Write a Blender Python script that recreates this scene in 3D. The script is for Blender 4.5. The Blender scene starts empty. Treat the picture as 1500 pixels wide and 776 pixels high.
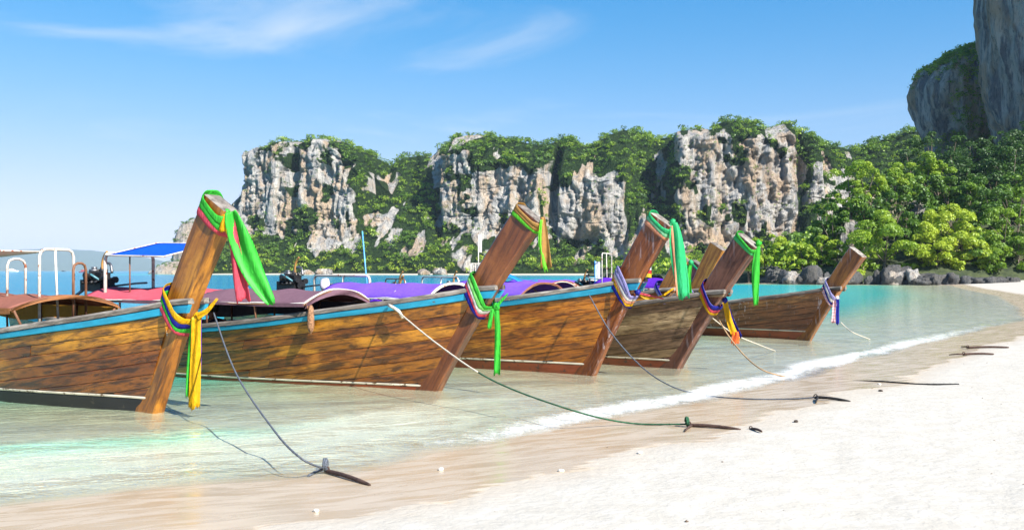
import bpy, math, random
import numpy as np
from mathutils import Vector, Matrix
random.seed(7); rng = np.random.default_rng(7)
sc = bpy.context.scene
COL = sc.collection
PI = math.pi

# ------------------------------------------------------------------ camera
F, HZ, CAMZ = 1299.0, 396.5, 1.7
cam_d = bpy.data.cameras.new('camera'); cam = bpy.data.objects.new('camera', cam_d); COL.objects.link(cam)
cam.location = (0, 0, CAMZ); cam.rotation_euler = (PI/2, 0, 0)
cam_d.sensor_width = 36; cam_d.sensor_fit = 'HORIZONTAL'; cam_d.lens = F/1500*36
cam_d.shift_y = 8.5/1500; cam_d.clip_start = .1; cam_d.clip_end = 60000
sc.camera = cam

# ------------------------------------------------------------------ light
SUN_EL = math.radians(39); SUN_AZ = math.atan2(.68, -.73)      # azimuth from +Y towards +X
world = bpy.data.worlds.new('World'); sc.world = world; world.use_nodes = True
wn = world.node_tree; wn.nodes.clear()
sky = wn.nodes.new('ShaderNodeTexSky'); sky.sky_type = 'NISHITA'; sky.sun_disc = False
sky.sun_elevation = SUN_EL; sky.sun_rotation = SUN_AZ; sky.air_density = 1.0; sky.dust_density = .1; sky.ozone_density = 3.0
hs = wn.nodes.new('ShaderNodeHueSaturation'); hs.inputs['Saturation'].default_value = 1.44; hs.inputs['Hue'].default_value = .508; hs.inputs['Value'].default_value = 1.0
wn.links.new(sky.outputs[0], hs.inputs['Color'])
dv = wn.nodes.new('ShaderNodeVectorMath'); dv.operation = 'MULTIPLY_ADD'; dv.inputs[1].default_value = (.25, .25, .175); dv.inputs[2].default_value = (1, 1, 1)
wn.links.new(hs.outputs[0], dv.inputs[0])
cq = wn.nodes.new('ShaderNodeVectorMath'); cq.operation = 'DIVIDE'; wn.links.new(hs.outputs[0], cq.inputs[0]); wn.links.new(dv.outputs[0], cq.inputs[1])
tc = wn.nodes.new('ShaderNodeTexCoord'); mp = wn.nodes.new('ShaderNodeMapping')
mp.inputs['Scale'].default_value = (1.6, 1.6, 7.5); mp.inputs['Rotation'].default_value = (0, math.radians(9), 0)
mp.inputs['Location'].default_value = (2.1, 1, .7)
wn.links.new(tc.outputs['Generated'], mp.inputs['Vector'])
cn = wn.nodes.new('ShaderNodeTexNoise'); cn.inputs['Scale'].default_value = 1.5; cn.inputs['Detail'].default_value = 7
cn.inputs['Roughness'].default_value = .52; cn.inputs['Distortion'].default_value = .6
wn.links.new(mp.outputs[0], cn.inputs['Vector'])
cr = wn.nodes.new('ShaderNodeMapRange'); cr.interpolation_type = 'SMOOTHSTEP'
cr.inputs['From Min'].default_value = .49; cr.inputs['From Max'].default_value = .80
cr.inputs['To Min'].default_value = 0.0; cr.inputs['To Max'].default_value = .62
wn.links.new(cn.outputs['Fac'], cr.inputs['Value'])
cm = wn.nodes.new('ShaderNodeMix'); cm.data_type = 'RGBA'
wn.links.new(cr.outputs[0], cm.inputs['Factor']); wn.links.new(cq.outputs[0], cm.inputs['A']); cm.inputs['B'].default_value = (3.0, 3.1, 3.2, 1)
bg = wn.nodes.new('ShaderNodeBackground'); bg.inputs['Strength'].default_value = .15
wn.links.new(cm.outputs['Result'], bg.inputs['Color'])
wo = wn.nodes.new('ShaderNodeOutputWorld'); wn.links.new(bg.outputs[0], wo.inputs['Surface'])
sun_d = bpy.data.lights.new('sun', 'SUN'); sun_d.energy = 5.0; sun_d.angle = math.radians(.53); sun_d.color = (1, .955, .88)
sun = bpy.data.objects.new('sun', sun_d); COL.objects.link(sun)
TOSUN = Vector((math.sin(SUN_AZ)*math.cos(SUN_EL), math.cos(SUN_AZ)*math.cos(SUN_EL), math.sin(SUN_EL)))
sun.rotation_euler = TOSUN.to_track_quat('Z', 'Y').to_euler(); sun.location = (40, -40, 60)
vs = sc.view_settings; vs.view_transform = 'Standard'; vs.look = 'None'; vs.exposure = 1.15; vs.gamma = 1; vs.use_curve_mapping = False
sc.cycles.max_bounces = 6; sc.cycles.transparent_max_bounces = 12; sc.cycles.volume_bounces = 0
sc.cycles.use_denoising = True; sc.cycles.caustics_reflective = False; sc.cycles.caustics_refractive = False

# ------------------------------------------------------------------ helpers
def P(px, py, d): return Vector(((px-750)/F*d, d, CAMZ-(py-HZ)/F*d))
def Gd(px, py, z=0):
    d = (CAMZ-z)*F/(py-HZ); return Vector(((px-750)/F*d, d, z))
def S(r, g, b):
    f = lambda c: (c/255/12.92 if c <= 10 else ((c/255+.055)/1.055)**2.4)
    return (f(r), f(g), f(b), 1)
def sm(a, b, x):
    t = np.clip((np.asarray(x, float)-a)/(b-a), 0, 1); return t*t*(3-2*t)
def _h(i, j, k):
    h = (i.astype(np.int64)*374761393 + j.astype(np.int64)*668265263 + k.astype(np.int64)*2147483647*31 + 1013904223) & 0xffffffff
    h = ((h ^ (h >> 13))*1274126177) & 0xffffffff
    h = ((h ^ (h >> 16))*2246822519) & 0xffffffff
    return ((h ^ (h >> 15)) & 0xffffff)/float(0xffffff)
def vn(x, y, z=0):
    x, y, z = np.broadcast_arrays(np.asarray(x, float), np.asarray(y, float), np.asarray(z, float))
    i, j, k = np.floor(x), np.floor(y), np.floor(z); u, v, w = x-i, y-j, z-k
    u, v, w = u*u*(3-2*u), v*v*(3-2*v), w*w*(3-2*w)
    r = 0
    for a in (0, 1):
        for b in (0, 1):
            for c in (0, 1):
                r = r + _h(i+a, j+b, k+c)*(u if a else 1-u)*(v if b else 1-v)*(w if c else 1-w)
    return r
def fbm(x, y, z=0, o=4):
    r, a, t = 0, 1., 0
    for q in range(o):
        f = 2.03**q
        r = r + a*vn(np.asarray(x)*f+q*17.3, np.asarray(y)*f-q*9.1, np.asarray(z)*f+q*3.7); t += a; a *= .5
    return r/t
def ridge(x, y, z=0): return 1-np.abs(2*vn(x, y, z)-1)

def link(o, parent=None):
    COL.objects.link(o)
    if parent is not None: o.parent = parent
    return o
def tag(o, label=None, cat=None, group=None, kind=None):
    if label: o['label'] = label
    if cat: o['category'] = cat
    if group: o['group'] = group
    if kind: o['kind'] = kind
    return o
def empty(name, loc=(0, 0, 0), rz=0, label=None, cat=None, group=None):
    o = bpy.data.objects.new(name, None); o.location = loc; o.rotation_euler = (0, 0, rz); o.empty_display_size = .2
    link(o); return tag(o, label, cat, group)
def npmesh(name, V, Fc, mat=None, parent=None, smooth=True, attrs=None):
    V = np.asarray(V, np.float32); Fc = np.asarray(Fc, np.int32)
    me = bpy.data.meshes.new(name); n, k = Fc.shape
    me.vertices.add(len(V)); me.vertices.foreach_set('co', V.ravel())
    me.loops.add(n*k); me.loops.foreach_set('vertex_index', Fc.ravel())
    me.polygons.add(n); me.polygons.foreach_set('loop_start', np.arange(0, n*k, k, dtype=np.int32))
    if smooth: me.polygons.foreach_set('use_smooth', np.ones(n, bool))
    for an, av in (attrs or {}).items():
        a = me.attributes.new(an, 'FLOAT', 'POINT'); a.data.foreach_set('value', np.asarray(av, np.float32).ravel())
    me.update(calc_edges=True)
    if mat: me.materials.append(mat)
    return link(bpy.data.objects.new(name, me), parent)
def gridfaces(nr, nc, wrap=False):
    r = np.arange(nr-1)[:, None]; c = np.arange(nc if wrap else nc-1)[None, :]
    c2 = (c+1) % nc
    return np.stack([r*nc+c, r*nc+c2, (r+1)*nc+c2, (r+1)*nc+c], -1).reshape(-1, 4)

class MB:
    def __init__(s): s.v = []; s.f = []; s.sm = []
    def add(s, vs, fs, smooth=False):
        b = len(s.v); s.v += [tuple(p) for p in vs]; s.f += [tuple(i+b for i in q) for q in fs]; s.sm += [smooth]*len(fs); return s
    def box(s, c, d, R=None):
        c = Vector(c); q = []
        for x in (-.5, .5):
            for y in (-.5, .5):
                for z in (-.5, .5):
                    p = Vector((x*d[0], y*d[1], z*d[2])); q.append(c+((R @ p) if R else p))
        return s.add(q, [(0, 1, 3, 2), (4, 6, 7, 5), (0, 4, 5, 1), (2, 3, 7, 6), (0, 2, 6, 4), (1, 5, 7, 3)])
    def bar(s, a, b, w, h):
        a, b = Vector(a), Vector(b); R = (b-a).to_track_quat('X', 'Z').to_matrix()
        return s.box((a+b)/2, ((b-a).length, w, h), R)
    def tube(s, pts, r, n=8, cap=True):
        pts = [Vector(p) for p in pts]; m = len(pts); rr = r if isinstance(r, (list, tuple)) else [r]*m
        vs = []; up = None
        for i, p in enumerate(pts):
            t = (pts[min(i+1, m-1)]-pts[max(i-1, 0)]).normalized()
            if up is None:
                up = t.orthogonal().normalized()
            up = (up-t*up.dot(t)).normalized(); sd = t.cross(up)
            for k in range(n):
                a = 2*PI*k/n; vs.append(p+(up*math.cos(a)+sd*math.sin(a))*rr[i])
        fs = [(i*n+k, i*n+(k+1) % n, (i+1)*n+(k+1) % n, (i+1)*n+k) for i in range(m-1) for k in range(n)]
        s.add(vs, fs, True)
        if cap:
            b = len(s.v)-m*n
            s.f += [tuple(b+k for k in reversed(range(n))), tuple(b+(m-1)*n+k for k in range(n))]; s.sm += [False, False]
        return s
    def cyl(s, a, b, r, n=16, r2=None): return s.tube([a, b], [r, r if r2 is None else r2], n)
    def strip(s, rings, closed=False, smooth=True):     # rows of equal length; own vertices
        m = len(rings[0]); vs = [p for q in rings for p in q]
        kk = m if closed else m-1
        fs = [(i*m+k, i*m+(k+1) % m, (i+1)*m+(k+1) % m, (i+1)*m+k) for i in range(len(rings)-1) for k in range(kk)]
        return s.add(vs, fs, smooth)
    def build(s, name, mat, parent=None):
        me = bpy.data.meshes.new(name); me.from_pydata(s.v, [], s.f); me.update()
        me.polygons.foreach_set('use_smooth', s.sm)
        if mat: me.materials.append(mat)
        return link(bpy.data.objects.new(name, me), parent)
def spline(pts, n):
    pts = [Vector(p) for p in pts]; out = []
    m = len(pts)-1
    for i in range(m):
        p0, p1, p2, p3 = pts[max(i-1, 0)], pts[i], pts[i+1], pts[min(i+2, m)]
        for k in range(n):
            t = k/n
            out.append(.5*((2*p1)+(p2-p0)*t+(2*p0-5*p1+4*p2-p3)*t*t+(3*p1-p0-3*p2+p3)*t**3))
    out.append(pts[-1]); return out

# ------------------------------------------------------------------ material builder
class MT:
    def __init__(s, name):
        s.m = bpy.data.materials.new(name); s.m.use_nodes = True; s.nt = s.m.node_tree; s.nt.nodes.clear()
        s.out = s.nt.nodes.new('ShaderNodeOutputMaterial')
    def n(s, typ, ins=None, **props):
        nd = s.nt.nodes.new('ShaderNode'+typ)
        for k, v in props.items(): setattr(nd, k, v)
        for k, v in (ins or {}).items():
            sk = nd.inputs[k]
            if hasattr(v, 'outputs'): v = v.outputs[0]
            if isinstance(v, bpy.types.NodeSocket): s.nt.links.new(v, sk)
            else: sk.default_value = v
        return nd
    def coord(s, which='Object', scale=(1, 1, 1), rot=(0, 0, 0), loc=(0, 0, 0)):
        c = s.n('TexCoord') if which != 'World' else s.n('NewGeometry')
        so = c.outputs[which] if which != 'World' else c.outputs['Position']
        if any(rot): so = s.n('Mapping', {'Vector': so, 'Rotation': rot}).outputs[0]
        return s.n('Mapping', {'Vector': so, 'Scale': scale, 'Location': loc})
    def noise(s, vec, scale, detail=5, rough=.55, dist=0):
        return s.n('TexNoise', {'Vector': vec, 'Scale': scale, 'Detail': detail, 'Roughness': rough, 'Distortion': dist})
    def rng(s, v, a, b, c=0., d=1., smooth=True):
        return s.n('MapRange', {'Value': v, 'From Min': a, 'From Max': b, 'To Min': c, 'To Max': d}, interpolation_type='SMOOTHSTEP' if smooth else 'LINEAR')
    def mix(s, f, a, b, mode='MIX'):
        nd = s.n('Mix', None, data_type='RGBA', blend_type=mode)
        for k, v in ((0, f), (6, a), (7, b)):
            sk = nd.inputs[k]
            if hasattr(v, 'outputs'): v = v.outputs[2] if v.bl_idname == 'ShaderNodeMix' and v.data_type == 'RGBA' else v.outputs[0]
            if isinstance(v, bpy.types.NodeSocket): s.nt.links.new(v, sk)
            else: sk.default_value = v
        return nd
    def col(s, nd): return nd.outputs[2] if hasattr(nd, 'outputs') and nd.bl_idname == 'ShaderNodeMix' else nd
    def math(s, op, a, b=0.):
        return s.n('Math', {0: a, 1: b}, operation=op)
    def attr(s, name): return s.n('Attribute', attribute_name=name).outputs['Fac']
    def bump(s, h, st=.3, dist=.02): return s.n('Bump', {'Height': h, 'Strength': st, 'Distance': dist})
    def pbr(s, color, rough=.6, normal=None, **kw):
        ins = {'Base Color': s.col(color), 'Roughness': rough}
        if normal is not None: ins['Normal'] = normal
        ins.update(kw)
        p = s.n('BsdfPrincipled', ins); s.nt.links.new(p.outputs[0], s.out.inputs['Surface']); return s.m

def m_plain(name, c, rough=.5, var=.25, scale=6, metallic=0., spec=.5, bump=.15):
    t = MT(name); v = t.coord('Object'); nz = t.noise(v, scale)
    dark = tuple(x*(1-var) for x in c[:3])+(1,); lite = tuple(min(x*(1+var*.6), 1) for x in c[:3])+(1,)
    k = t.mix(t.rng(nz, .3, .7), dark, lite)
    return t.pbr(k, rough, t.bump(nz, bump, .01), Metallic=metallic, **{'Specular IOR Level': spec})
def m_wood(name, dark, mid, lite, rough=.45, lean=0., coat=.15, stain=.5, drip=0., blot=1.5, crack=.0, gs=1.0):
    t = MT(name); base = t.coord('Object'); g = t.coord('Object', (1.1*gs, 9*gs, 13*gs), (0, lean or math.radians(10), 0))
    oi = t.n('ObjectInfo'); rv = oi.outputs['Random']
    off = t.n('VectorMath', {0: g.outputs[0], 1: (3, 7, 5)}, operation='ADD')
    sh = t.n('VectorMath', {0: (41., 23., 31.), 'Scale': rv}, operation='SCALE')
    gv = t.n('VectorMath', {0: off, 1: sh}, operation='ADD')
    grain = t.noise(gv, 1.5, 7, .62, .4)
    fine = t.noise(gv, 6, 4, .6)
    k = t.mix(t.rng(grain, .38, .60), dark, mid)
    bl = t.noise(t.coord('Object', (.55, 1.3, 1.7), (0, lean, 0)), blot, 5, .6, .5)
    k = t.mix(t.math('MULTIPLY', t.rng(bl, .45, .62), t.rng(grain, .3, .6)), k, lite)
    mot = t.noise(t.coord('Object', (.6, 1, 1)), 17, 3, .6)
    k = t.mix(t.math('MULTIPLY', t.rng(mot, .52, .7), .38), k, dark)
    k = t.mix(t.math('MULTIPLY', t.rng(fine, .5, .85), .4), k, dark)
    b2 = t.noise(t.coord('Object', (.8, 2.4, 3.6), (0, lean or math.radians(10), 0), (9, 3, 4)), blot*1.5, 7, .68, .4)
    k = t.mix(t.math('MULTIPLY', t.rng(b2, .52, .74), stain), k, tuple(x*.28 for x in dark[:3])+(1,))
    pv = t.n('HueSaturation', {'Hue': t.rng(rv, 0, 1, .488, .508, False), 'Saturation': 1., 'Value': t.rng(rv, 0, 1, .72, 1.22, False), 'Color': t.col(k)})
    k = pv; rg = t.rng(b2, .3, .8, rough-.1, rough+.2)
    if drip > 0:
        dv = t.noise(t.coord('Object', (9, 9, .9)), 2.1, 4, .6)
        d2 = t.noise(base, 1.1, 3, .5)
        k = t.mix(t.math('MULTIPLY', t.math('MULTIPLY', t.rng(dv, .54, .66), t.rng(d2, .42, .6)), drip), k, S(205, 190, 195))
    hgt = t.math('ADD', grain, t.math('MULTIPLY', fine, .5))
    if crack > 0:
        cv = t.noise(t.n('VectorMath', {0: gv, 1: (.7, 1.6, 1.6)}, operation='MULTIPLY'), 1.6, 6, .7, .3)
        ck = t.rng(cv, .30, .38, 1, 0)
        k = t.mix(t.math('MULTIPLY', ck, crack), k, (.012, .008, .006, 1))
        hgt = t.math('SUBTRACT', hgt, t.math('MULTIPLY', ck, 1.5))
    return t.pbr(k, rg, t.bump(hgt, .35, .012), **{'Coat Weight': coat, 'Coat Roughness': .25})
def m_paint(name, c, under=(.12, .07, .035, 1), chip=.62, rough=.5):
    t = MT(name); v = t.coord('Object'); nz = t.noise(v, 9, 6, .65); b = t.noise(t.coord('Object', (.6, 3, 3)), 4, 4)
    k = t.mix(t.rng(b, .35, .7), tuple(x*.72 for x in c[:3])+(1,), c)
    k = t.mix(t.rng(nz, chip, chip+.05), k, under)
    return t.pbr(k, rough, t.bump(nz, .2, .01))
def m_cloth(name, c, c2=None, trans=.35, rough=.75, stripe=None, wr=.25, wsc=(3, 7, 7)):
    t = MT(name); v = t.coord('Object'); nz = t.noise(v, 14, 4)
    k = t.mix(t.rng(nz, .3, .7), tuple(x*.86 for x in c[:3])+(1,), c)
    if stripe is not None:
        w = t.n('TexWave', {'Vector': v, 'Scale': stripe, 'Distortion': .4}, bands_direction='Z')
        k = t.mix(t.rng(w.outputs['Fac'], .55, .7), k, c2)
    wb = t.bump(t.noise(t.coord('Object', wsc), 2.2, 5, .6, .8), wr, .08)
    d = t.n('BsdfDiffuse', {'Color': t.col(k), 'Normal': wb}); tr = t.n('BsdfTranslucent', {'Color': t.col(k)})
    gl = t.n('BsdfGlossy', {'Color': (1, 1, 1, 1), 'Roughness': .45})
    mx = t.n('MixShader', {0: trans, 1: d.outputs[0], 2: tr.outputs[0]}); mx2 = t.n('MixShader', {0: .015, 1: mx.outputs[0], 2: gl.outputs[0]})
    t.nt.links.new(mx2.outputs[0], t.out.inputs['Surface']); return t.m

# ------------------------------------------------------------------ shore line, beach, sea
CONT = [(-140, -75), (-40, -19), (-14, .0), (-7.2, 4.4)] + [tuple(Gd(a, b).xy) for a, b in
        ((0, 742), (180, 722), (330, 706), (500, 690), (620, 668), (760, 643), (900, 615), (1040, 585), (1130, 563), (1230, 535), (1335, 508), (1420, 488), (1500, 468))]
CONT += [(24, 42), (33, 60), (41, 80), (48, 96), (52, 105), (47, 109), (40, 112), (33, 118), (30, 130), (36, 160), (44, 210), (62, 270), (72, 318), (30, 338), (-10, 348), (-50, 360), (-96, 372), (-126, 380), (-150, 392)]
LAND = CONT + [(-160, 430), (-110, 620), (500, 720), (900, 200), (900, -500), (-140, -500)]
def sdist(x, y):
    x = np.asarray(x, float); y = np.asarray(y, float); best = np.full(x.shape, 1e9); ins = np.zeros(x.shape, bool)
    L = LAND; n = len(L)
    for i in range(n):
        ax, ay = L[i]; bx, by = L[(i+1) % n]; dx, dy = bx-ax, by-ay
        t = np.clip(((x-ax)*dx+(y-ay)*dy)/(dx*dx+dy*dy), 0, 1)
        best = np.minimum(best, (x-ax-t*dx)**2+(y-ay-t*dy)**2)
        with np.errstate(divide='ignore', invalid='ignore'):
            c = ((ay > y) != (by > y)) & (x < (bx-ax)*(y-ay)/(by-ay if by != ay else 1e-9)+ax)
        ins ^= c
    return np.where(ins, 1, -1)*np.sqrt(best)
def wob(x, y): return (fbm(x*.7, y*.7, 1.3, 3)-.5)*.7
def sand_z(x, y, sd=None):
    if sd is None: sd = sdist(x, y)
    s = sd+wob(x, y)*sm(60, 20, np.hypot(x, y))
    land = np.where(s < 9, .052*s, .468+.03*(s-9)); land = np.minimum(land, 1.1+.25*(fbm(x*.05, y*.05)-.5))
    d = -s
    sea = -np.where(d < 4, .055*d, .22+.11*(d-4)); sea = np.maximum(sea, -5.5)
    z = np.where(s > 0, land, sea)
    near = sm(45, 15, np.hypot(x, y))*sm(-.2, 1.6, s)
    return z + near*((fbm(x*1.7, y*1.7, 5, 3)-.5)*.026 + sm(1.3, 2.6, s)*(fbm(x*4.5, y*4.5, 8, 2)-.5)*.012)
def polar(rmin, rmax, nr, na, spread=42):
    r = np.geomspace(rmin, rmax, nr)
    a = np.concatenate([np.linspace(-spread, spread, na), np.linspace(spread, 360-spread, 70)[1:-1]])
    a = np.radians(90-a); R, A = np.meshgrid(r, a, indexing='ij')
    return R*np.cos(A), R*np.sin(A), nr, len(a)

def m_sand():
    t = MT('sand'); w = t.coord('World'); sd = t.attr('sd')
    big = t.noise(w, .9, 4, .55); med = t.noise(w, 5, 5, .6); fine = t.noise(w, 90, 4, .7); gr = t.noise(w, 420, 2, .6)
    st = t.noise(t.coord('World', (1.6, 6.5, 1), (0, 0, math.radians(-20))), 1.1, 5, .6, .6)
    edge = t.math('ADD', sd, t.math('ADD', t.math('MULTIPLY', t.math('SUBTRACT', big, .5), 1.1), t.math('MULTIPLY', t.math('SUBTRACT', st, .5), .5)))
    wet = t.rng(edge, 1.45, 1.56, 1, 0); damp = t.rng(edge, 1.5, 2.1, 1, 0)
    dry = t.mix(t.rng(med, .3, .7), (.455, .42, .36, 1), (.515, .48, .42, 1))
    dry = t.mix(t.math('MULTIPLY', t.rng(fine, .6, .75), .4), dry, (.34, .29, .23, 1))
    spk = t.rng(t.noise(w, 37, 2, .5), .735, .76)
    dry = t.mix(t.math('MULTIPLY', spk, .5), dry, (.28, .20, .13, 1))
    dmp = t.mix(t.math('MULTIPLY', damp, .55), dry, (.42, .35, .27, 1))
    wc = t.mix(t.rng(st, .35, .68), (.44, .338, .225, 1), (.485, .395, .295, 1))
    wc = t.mix(t.math('MULTIPLY', t.rng(gr, .6, .8), .2), wc, (.3, .24, .18, 1))
    k = t.mix(wet, dmp, wc)
    rip_shade = t.noise(t.coord('World', (1.1, 5.2, 1), (0, 0, math.radians(-16))), 1.5, 4, .62, 1.2)
    uw = t.mix(t.rng(rip_shade, .40, .56), (.33, .305, .19, 1), (.64, .605, .43, 1))  # ripple shading and caustic lines painted into the underwater sand colour
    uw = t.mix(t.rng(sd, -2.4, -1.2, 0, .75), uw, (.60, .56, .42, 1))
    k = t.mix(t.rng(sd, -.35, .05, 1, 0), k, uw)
    dim = t.noise(w, 15, 3, .5)
    hgt = t.math('ADD', t.math('ADD', t.math('MULTIPLY', med, .6), t.math('MULTIPLY', t.rng(dim, .35, .6), .25)), t.math('ADD', t.math('MULTIPLY', fine, .18), t.math('MULTIPLY', gr, .05)))
    hw = t.math('MULTIPLY', st, .06)
    hh = t.n('Mix', {0: wet, 2: hgt, 3: hw})
    nb = t.bump(hh.outputs[0], .32, .03)
    rf = t.n('Mix', {0: wet, 2: .95, 3: t.rng(st, .3, .7, .14, .4)})
    spc = t.n('Mix', {0: wet, 2: .1, 3: .28})
    return t.pbr(k, rf.outputs[0], nb, **{'Specular IOR Level': spc.outputs[0]})
X, Y, nr, na = polar(1.2, 16000, 250, 280)
sd = sdist(X, Y); Z = sand_z(X, Y, sd)
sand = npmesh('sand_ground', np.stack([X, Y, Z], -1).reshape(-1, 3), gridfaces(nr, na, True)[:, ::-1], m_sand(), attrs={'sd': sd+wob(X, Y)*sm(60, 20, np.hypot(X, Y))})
tag(sand, kind='structure')

def m_water():
    t = MT('sea_water'); w = t.coord('World'); dep = t.attr('dep'); foam = t.attr('foam')
    r1 = t.noise(t.coord('World', (.55, 1.5, 1), (0, 0, math.radians(-22))), 1.5, 5, .6, .3)
    r2 = t.noise(t.coord('World', (.8, 2.2, 1), (0, 0, math.radians(-14))), 5.5, 4, .6, .2)
    big = t.noise(t.coord('World', (.02, .1, 1)), 1.6, 4, .6)
    hgt = t.math('ADD', r1, t.math('MULTIPLY', r2, .35))
    nb = t.bump(hgt, 1.0, .17)
    tr = t.n('MapRange', {'Value': dep, 'From Min': 0., 'From Max': 1.5, 'To Min': 0., 'To Max': 1.})
    opa = t.math('SUBTRACT', 1., t.math('POWER', 2.718, t.math('MULTIPLY', t.math('MAXIMUM', t.math('SUBTRACT', dep, .12), 0.), -2.3)))
    c = t.mix(t.rng(dep, .14, .65), S(212, 222, 172), S(70, 190, 170))
    c = t.mix(t.rng(dep, .9, 2.6), c, S(0, 168, 186))
    c = t.mix(t.rng(dep, 3.0, 5.4), c, S(0, 136, 165))
    c = t.mix(t.math('MULTIPLY', t.rng(big, .45, .7), t.math('MULTIPLY', t.rng(dep, 2., 5.), .45)), c, S(0, 92, 140))
    df = t.n('BsdfDiffuse', {'Color': t.col(c), 'Normal': nb})
    tp = t.n('BsdfTransparent', {'Color': t.col(t.mix(t.rng(dep, 0., .5), (.99, .99, .97, 1), (.86, .97, .86, 1)))})
    body = t.n('MixShader', {0: opa, 1: tp.outputs[0], 2: df.outputs[0]})
    md = t.n('BsdfDiffuse', {'Color': t.col(t.mix(t.attr('aqua'), S(214, 216, 188), S(146, 206, 172))), 'Normal': t.bump(hgt, .35, .06)})
    body = t.n('MixShader', {0: t.attr('milk'), 1: body.outputs[0], 2: md.outputs[0]})
    fr = t.n('Fresnel', {'IOR': 1.2, 'Normal': nb})
    frd = t.math('MULTIPLY', fr, t.rng(dep, .0, .02, .15, .55))
    gl = t.n('BsdfGlossy', {'Roughness': .06, 'Normal': nb, 'Color': (1, 1, 1, 1)})
    wat = t.n('MixShader', {0: frd, 1: body.outputs[0], 2: gl.outputs[0]})
    fn = t.noise(t.coord('World', (1, 1.6, 1), (0, 0, math.radians(-25))), 5, 8, .72, .7)
    fn2 = t.noise(w, 26, 4, .65)
    fm = t.math('ADD', foam, t.math('ADD', t.math('MULTIPLY', t.math('SUBTRACT', fn, .5), 1.5), t.math('MULTIPLY', t.math('SUBTRACT', fn2, .5), .7)))
    fm = t.math('MULTIPLY', t.rng(fm, .22, 1.15), t.rng(foam, .02, .35))
    fd = t.n('BsdfDiffuse', {'Color': (.80, .80, .78, 1), 'Normal': t.bump(fn2, .6, .03)})
    al = t.n('MixShader', {0: t.math('MULTIPLY', fm, .66), 1: wat.outputs[0], 2: fd.outputs[0]})
    t.nt.links.new(al.outputs[0], t.out.inputs['Surface']); return t.m
X, Y, nr, na = polar(2.5, 16000, 350, 350)
sd = sdist(X, Y)+wob(X, Y)*sm(60, 20, np.hypot(X, Y)); Zs = sand_z(X, Y)
R = np.hypot(X, Y)
sw = sd+(fbm(X*.35, Y*.35, 2.2, 3)-.5)*1.1
nearw = sm(60, 20, R)
wave = .055*np.exp(-((sw+.55)/.35)**2)*nearw + .075*np.exp(-((sw+2.5)/.42)**2)*sm(-2.2, -4.2, X)*nearw + .02*np.exp(-((sw+1.5)/.5)**2)*nearw
wave = wave + (fbm(X*.9, Y*1.6, 4, 3)-.5)*.035*sm(90, 10, R)*sm(.1, -.8, sd)
Zw = wave
dep = np.maximum(Zw-Zs, 0)
rightw = sm(-1.8, 1.5, X)
foam = np.exp(-((sd+.28)/(.20+.26*rightw*sm(.3, .7, fbm(X*.5, Y*.5, 6, 2))))**2)*(.16+.72*rightw)*sm(36, 17, R) + .9*sm(.10, .0, dep)*sm(.02, .15, -sd+.15)*.25*rightw
foam = foam+.42*np.exp(-((sw+2.15)/.13)**2)*sm(-3.4, -4.6, X)*nearw + .10*sm(130, 40, R)*sm(22, 30, R)*np.exp(-((sd+.5)/.6)**2)
milk = np.clip(.58*sm(-2.5, -2.32, sw)*sm(.1, -.5, sd)*sm(1.5, -2.0, X)*(.5+fbm(X*.8, Y*2.2, 3, 3)*.7)+.33*sm(-7, -3, sd)*sm(.0, -1, sd), 0, .8)*nearw
aqua = np.exp(-((sw+2.2)/.26)**2)*sm(-1.6, -3.6, X)*nearw+.15*sm(-3, -7, sd)
keep = (sd < .9)
Fc = gridfaces(nr, na, True)[:, ::-1]; kv = keep.reshape(-1)
Fc = Fc[kv[Fc].any(1)]
V = np.stack([X, Y, Zw], -1).reshape(-1, 3)
used = np.unique(Fc); mp_ = np.zeros(len(V), np.int64); mp_[used] = np.arange(len(used))
sea = npmesh('sea_water', V[used], mp_[Fc], m_water(), attrs={'dep': dep.ravel()[used], 'foam': foam.ravel()[used], 'milk': milk.ravel()[used], 'aqua': aqua.ravel()[used]})
tag(sea, kind='structure')

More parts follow.
